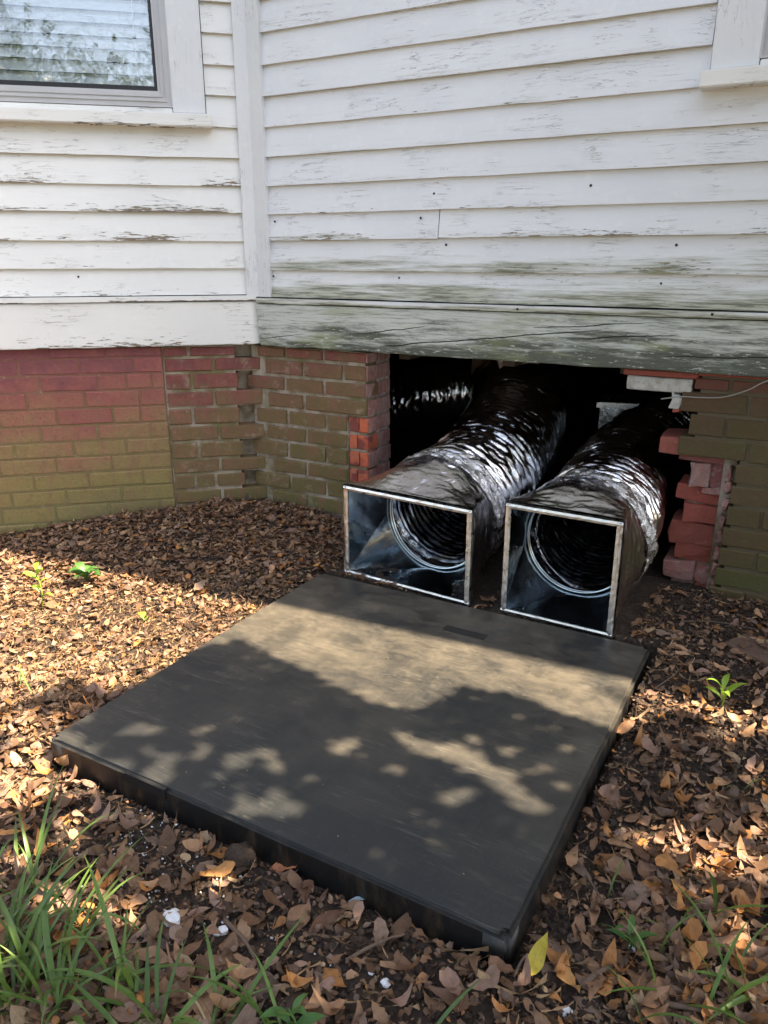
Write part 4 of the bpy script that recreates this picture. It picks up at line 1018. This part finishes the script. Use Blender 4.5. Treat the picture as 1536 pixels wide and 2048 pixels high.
def sprig(x, y, h, nl, L, W, mat, label, spread=1.):
    t = tag(empty('seedling', (x, y, ground_z(x, y))), label, 'seedling', 'green seedlings in the leaf litter')
    link('stem', curve_tube([Vector((0, 0, -.005)), Vector((.006, 0, h * .5)), Vector((-.004, .004, h))], .0018, 6), M[mat], t)
    me = sprig_leaf(L, W); me.materials.append(M[mat])
    for k in range(nl):
        f = .35 + .65 * k / max(1, nl - 1); o = link('leaf', me, None, t, (.0, .0, h * f)); o.rotation_euler = (random.uniform(-.3, .3), random.uniform(-.5, .15), k * 2.4 + random.uniform(-.3, .3)); o.scale = (random.uniform(.7, 1.15),) * 3
random.seed(8)
sprig(-1.075, 2.20, .13, 7, .045, .020, 'lime', 'yellow-green seedling standing in the sun at the far left')
for k, (dx, dy) in enumerate([(0, 0)]): sprig(-.985, 2.345, .05, 11, .055, .034, 'sprig', 'low dark green leafy seedling in shade below the painted bricks')
sprig(.805, 1.600, .05, 5, .065, .018, 'lime', 'sunlit seedling with narrow leaves on the right side of the pad')
sprig(.395, .960, .04, 5, .050, .016, 'sprig', 'small green seedling among the leaves right of the pad corner')
sprig(-.13, .80, .05, 6, .05, .018, 'sprig', 'bushy little seedling at the bottom edge left of centre')
sprig(-.545, 1.83, .02, 3, .03, .022, 'sprig', 'flat round-leaved seedling at the left edge of the pad')
sprig(-.72, 2.08, .02, 2, .03, .024, 'lime', 'tiny bright green seedling beside a pale chip on the straw')

# ------------------------------------------------------------------ small debris
def chunk(x, y, r, label, name='foam_chunk', cat='foam', mat='foam', sub=2, dz=.5, gp='white foam bits on the soil'):
    bm = bmesh.new(); bmesh.ops.create_icosphere(bm, subdivisions=sub, radius=r)
    for v in bm.verts: v.co *= 1 + .28 * mn.noise(v.co * (1.6 / r) + Vector((x * 9, y * 7, 1))) + random.uniform(-.06, .06); v.co.z *= .7
    me = bpy.data.meshes.new('c'); bm.to_mesh(me); bm.free()
    tag(link(name, me, M[mat], None, (x, y, ground_z(x, y) + r * dz)), label, cat, gp)
chunk(-.352, 1.00, .0175, 'largest white foam chunk on the dark soil', sub=3)
chunk(-.264, .977, .009, 'small white foam chunk right of the largest one'); chunk(-.272, .972, .006, 'crumb of foam touching the small chunk')
chunk(-.255, 1.03, .007, 'small foam crumb above the small chunk'); chunk(-.212, .912, .007, 'foam crumb near the long grass blade')
chunk(.002, .888, .008, 'white foam bit in front of the middle of the pad'); chunk(-.02, .906, .005, 'tiny foam crumb left of the middle bit')
chunk(.402, .963, .007, 'foam crumb beside the seedling right of the pad'); chunk(.27, .845, .009, 'white foam bit near the bottom edge below the pad corner')
chunk(-.265, 1.150, .030, 'brown lump of soil against the front edge of the pad', 'soil_clod', 'clod', 'soil', 3, .4, None) if True else None
me = bevel_box(-.10, .10, -.05, .05, -.03, .022, .005, 2, .003, 2); bk = tag(link('loose_brick', me, plain('brick_sunk', (.11, .065, .045), .9, 0, 60), None, (1.01, 1.80, ground_z(1.01, 1.80) - .005), R(-60)), 'brown brick half sunk in the soil right of the pad', 'brick')
def twig(pts, r, label, name='twig'):
    P = [Vector((x, y, ground_z(x, y) + z)) for x, y, z in pts]; tag(link(name, curve_tube(P, r, 7, lambda t: 1 - .6 * t), M['twig']), label, 'twig', 'twigs and roots on the ground')
twig([(-.265, 1.00, .006), (-.235, .965, .012), (-.215, .94, .012), (-.19, .90, .006)], .0045, 'reddish root curving through the soil in front of the pad', 'root')
twig([(-.06, .925, .006), (-.02, .945, .014), (.02, .965, .014), (.06, .99, .008)], .0035, 'dark twig lying beside the front edge of the pad')
twig([(.30, .885, .006), (.335, .905, .014), (.37, .925, .012)], .0065, 'thick grey stick right of the front corner of the pad')
twig([(.20, .90, .0), (.22, .92, .02), (.245, .94, .012)], .003, 'short stick touching the front corner of the pad')
twig([(.42, .86, .01), (.46, .845, .016), (.50, .83, .012)], .005, 'speckled stick in the lower right leaves')
twig([(.36, 1.13, .008), (.375, 1.06, .014), (.39, 1.0, .006)], .0025, 'thin twig pointing down the leaf bed right of the pad')
twig([(-.36, .88, .008), (-.30, .865, .014), (-.24, .87, .01)], .003, 'thin twig under the grass at lower left')
twig([(.66, 1.66, .01), (.74, 1.72, .014), (.80, 1.79, .008)], .0018, 'thin root strand on dark soil right of the pad', 'root')
twig([(.86, 2.02, .01), (.95, 2.0, .014), (1.06, 1.93, .008)], .002, 'pale root strand below the olive bricks', 'root')
twig([(-.48, 2.02, .01), (-.45, 1.99, .02), (-.42, 1.94, .01)], .0025, 'dark twig on the lit straw by the pad\'s left edge')
tag(link('feather', (lambda me: (me.materials.append(plain('feather_blue', (.25, .33, .38), .5)), me)[1])(sprig_leaf(.036, .010, .1)), None, None, (-.062, 1.045, ground_z(-.062, 1.045) + .012), R(5)), 'small blue-grey feather at the front edge of the pad', 'feather')

# ------------------------------------------------------------------ trees
def tree(x, y, h, trunk_r, name_label, crown, leaves, lmat='canopy'):
    t = tag(empty('tree', (x, y, -.085)), name_label, 'tree')
    tp = [Vector((0, 0, 0)), Vector((.05, .02, h * .3)), Vector((-.03, .06, h * .6)), Vector(crown[0]) if crown else Vector((0, 0, h))]
    link('trunk', curve_tube(tp, trunk_r, 12, lambda q: 1 - .65 * q), M['bark'], t)
    for k in crown[1:]: link('limb', curve_tube([tp[2] * .9, (tp[2] + Vector(k)) * .5 + Vector((0, 0, .1)), Vector(k)], trunk_r * .35, 8, lambda q: 1 - .8 * q), M['bark'], t)
    o = link('crown', leaves, M[lmat], t, (-x, -y, .085)); o['kind'] = 'stuff'; return t
def cards(P, size, rg, tilt=.9):
    n = len(P); A = leaf_arrays(n, size * rg.uniform(.7, 1.3, n), rg.uniform(.5, .75, n), rg.uniform(-.2, .3, n), rg.uniform(-.3, .3, n), np.zeros(n), rg.integers(0, 3, n), rg)[:, ::2]
    Rm = rotm(rg.uniform(0, 6.28, n), rg.normal(0, tilt, n), rg.normal(0, tilt, n)); Q = np.einsum('nij,nabj->nabi', Rm, A) + P[:, None, None, :]
    lf = np.array([(i * 3 + j, i * 3 + 3 + j, i * 3 + 4 + j, i * 3 + 1 + j) for i in range(3) for j in range(2)])
    me = np_mesh('crown', Q.reshape(-1, 3), (lf[None] + (np.arange(n) * 12)[:, None, None]).reshape(-1, 4)); return me
# unseen tree; its crown is shaped so the gaps cast set sun patches
LOW = np.array([[-2.6, 1.30], [-1.6, 1.45], [-.910, 1.60], [-.837, 1.66], [-.783, 1.78], [-.657, 1.70], [-.583, 1.75], [-.52, 1.84], [-.398, 1.907], [-.300, 1.804], [-.188, 1.731], [-.126, 1.654], [-.009, 1.581], [.095, 1.549], [.121, 1.592], [.20, 1.655], [.346, 1.60], [.474, 1.489], [.522, 1.48], [.667, 1.56], [.72, 1.58], [.80, 1.50], [.939, 1.49], [1.0, 1.53], [1.121, 1.47], [1.8, 1.42], [2.6, 1.5]])
UPP = np.array([[-2.6, 3.4], [-.9, 3.], [.4, 2.4], [1.0, 1.95], [1.8, 1.72], [2.6, 1.6]])
HOLES = np.array([[-.69,1.52,.012],[-.62,1.40,.010],[-.15,1.30,.010],[.02,1.33,.010],[.05,1.44,.012],[.20,1.44,.010],[.33,1.34,.010],[.30,1.22,.010],[.17,1.26,.012],[.36,1.28,.008],[-.40,1.47,.009],[-.33,1.31,.009],[-.62,1.38,.010],[-.50,1.40,.008],[-0.695,1.433,.032],[-.571,1.47,.018],[-.519,1.466,.014],[-.459,1.366,.023],[-.387,1.397,.014],[-.546,1.343,.021],[-.469,1.31,.018],[-.306,1.363,.027],[-.247,1.383,.015],[-.223,1.338,.014],[-.267,1.226,.025],[-.219,1.221,.027],[-.174,1.212,.016],[.088,1.406,.025],[.14,1.388,.03],[.189,1.354,.028],[.235,1.309,.031],[.273,1.238,.023],[.129,1.252,.018],[.268,1.388,.013],[-.084,1.415,.016],[.39,1.40,.012],
 [.539,1.187,.02],[.586,1.185,.025],[.629,1.174,.032],[.666,1.148,.024],[.71,1.121,.031],[.626,1.117,.02],[.763,1.208,.017],[-.773,1.4,.054],[-.68,1.334,.045],[-.596,1.334,.03],[-.711,1.287,.04],[-.565,1.174,.027],[-.567,1.228,.018],[-.628,1.105,.024],[-.534,1.031,.022],[-.473,1.004,.025],[-.402,.994,.02],[-.257,1.062,.018],[.803,1.35,.017],[.786,1.491,.018],[-.77,1.491,.046],[-.852,1.54,.05],[-.754,1.56,.03],[-1.0,1.45,.06],[-.9,1.33,.05],[.9,1.05,.03],[-.60,.86,.03],[-.70,.95,.03],[.62,.97,.02]])
rg3 = np.random.default_rng(5); NC = 42000; NO = 9000
px = np.concatenate([rg3.uniform(-1.5, 1.6, NC), rg3.uniform(-2.6, 2.8, NO)]); py = np.concatenate([rg3.uniform(.35, 2.0, NC), rg3.uniform(-.6, 2.0, NO)])
lo = np.interp(px, LOW[:, 0], LOW[:, 1]); up = np.interp(px, UPP[:, 0], UPP[:, 1]); rad = .016
keep = (py < lo - rad * .8) | (py > up + rad)
for hx, hy, hr in HOLES: keep &= (px - hx) ** 2 + (py - hy) ** 2 > (hr + rad * .95) ** 2
keep &= py < 2.0
px, py = px[keep], py[keep]; tt = rg3.uniform(2.2, 2.9, len(px)) + 2.2 * np.clip((px - .45) / .45, 0, 1)
Pc = np.stack([px + S.x * tt, py + S.y * tt, S.z * tt], -1)
far = rg3.normal((5.6, -2.6, 5.6), (1.1, 1.0, .9), (1500, 3))
far = far[(far[:, 1] < -1.2)]
tree(5.6, -1.6, 5.2, .22, 'broad leafy tree behind the camera, crown shaped to dapple the yard', [(0, .3, 5.3), (-2.6, 1.6, 4.6), (-1.2, 2.0, 4.9), (-1.8, .8, 4.6), (-.4, 2.4, 4.9)], cards(np.concatenate([Pc, far]), .046, rg3, .5))
def far_tree(x, y, h, r, label, seed):
    rg = np.random.default_rng(seed); n = 2600; cl = rg.normal(0, 1, (26, 3)); cl /= np.linalg.norm(cl, axis=1)[:, None]; cl *= rg.uniform(.35, 1., (26, 1))
    P = cl[rg.integers(0, 26, n)] * np.array([r, r, h * .36]) + rg.normal(0, r * .17, (n, 3)) + np.array([x, y, h * .66])
    tree(x, y, h, .2, label, [(0, 0, h * .8), (r * .5, 0, h * .7), (-r * .5, .2, h * .72)], cards(P, .34, rg, 1.))
far_tree(-3.5, -9.5, 6.0, 2.4, 'tree on the lawn behind the camera, left', 1); far_tree(4.6, -12, 7.0, 2.6, 'tree on the lawn far behind the camera', 2)
far_tree(-9.5, -6, 7, 2.8, 'tree on the lawn left of the house', 3); far_tree(9.5, -8, 8, 3.2, 'tall tree behind the camera to the right', 4)
far_tree(-.4, -17, 5.5, 2.6, 'distant tree straight behind the camera', 6)
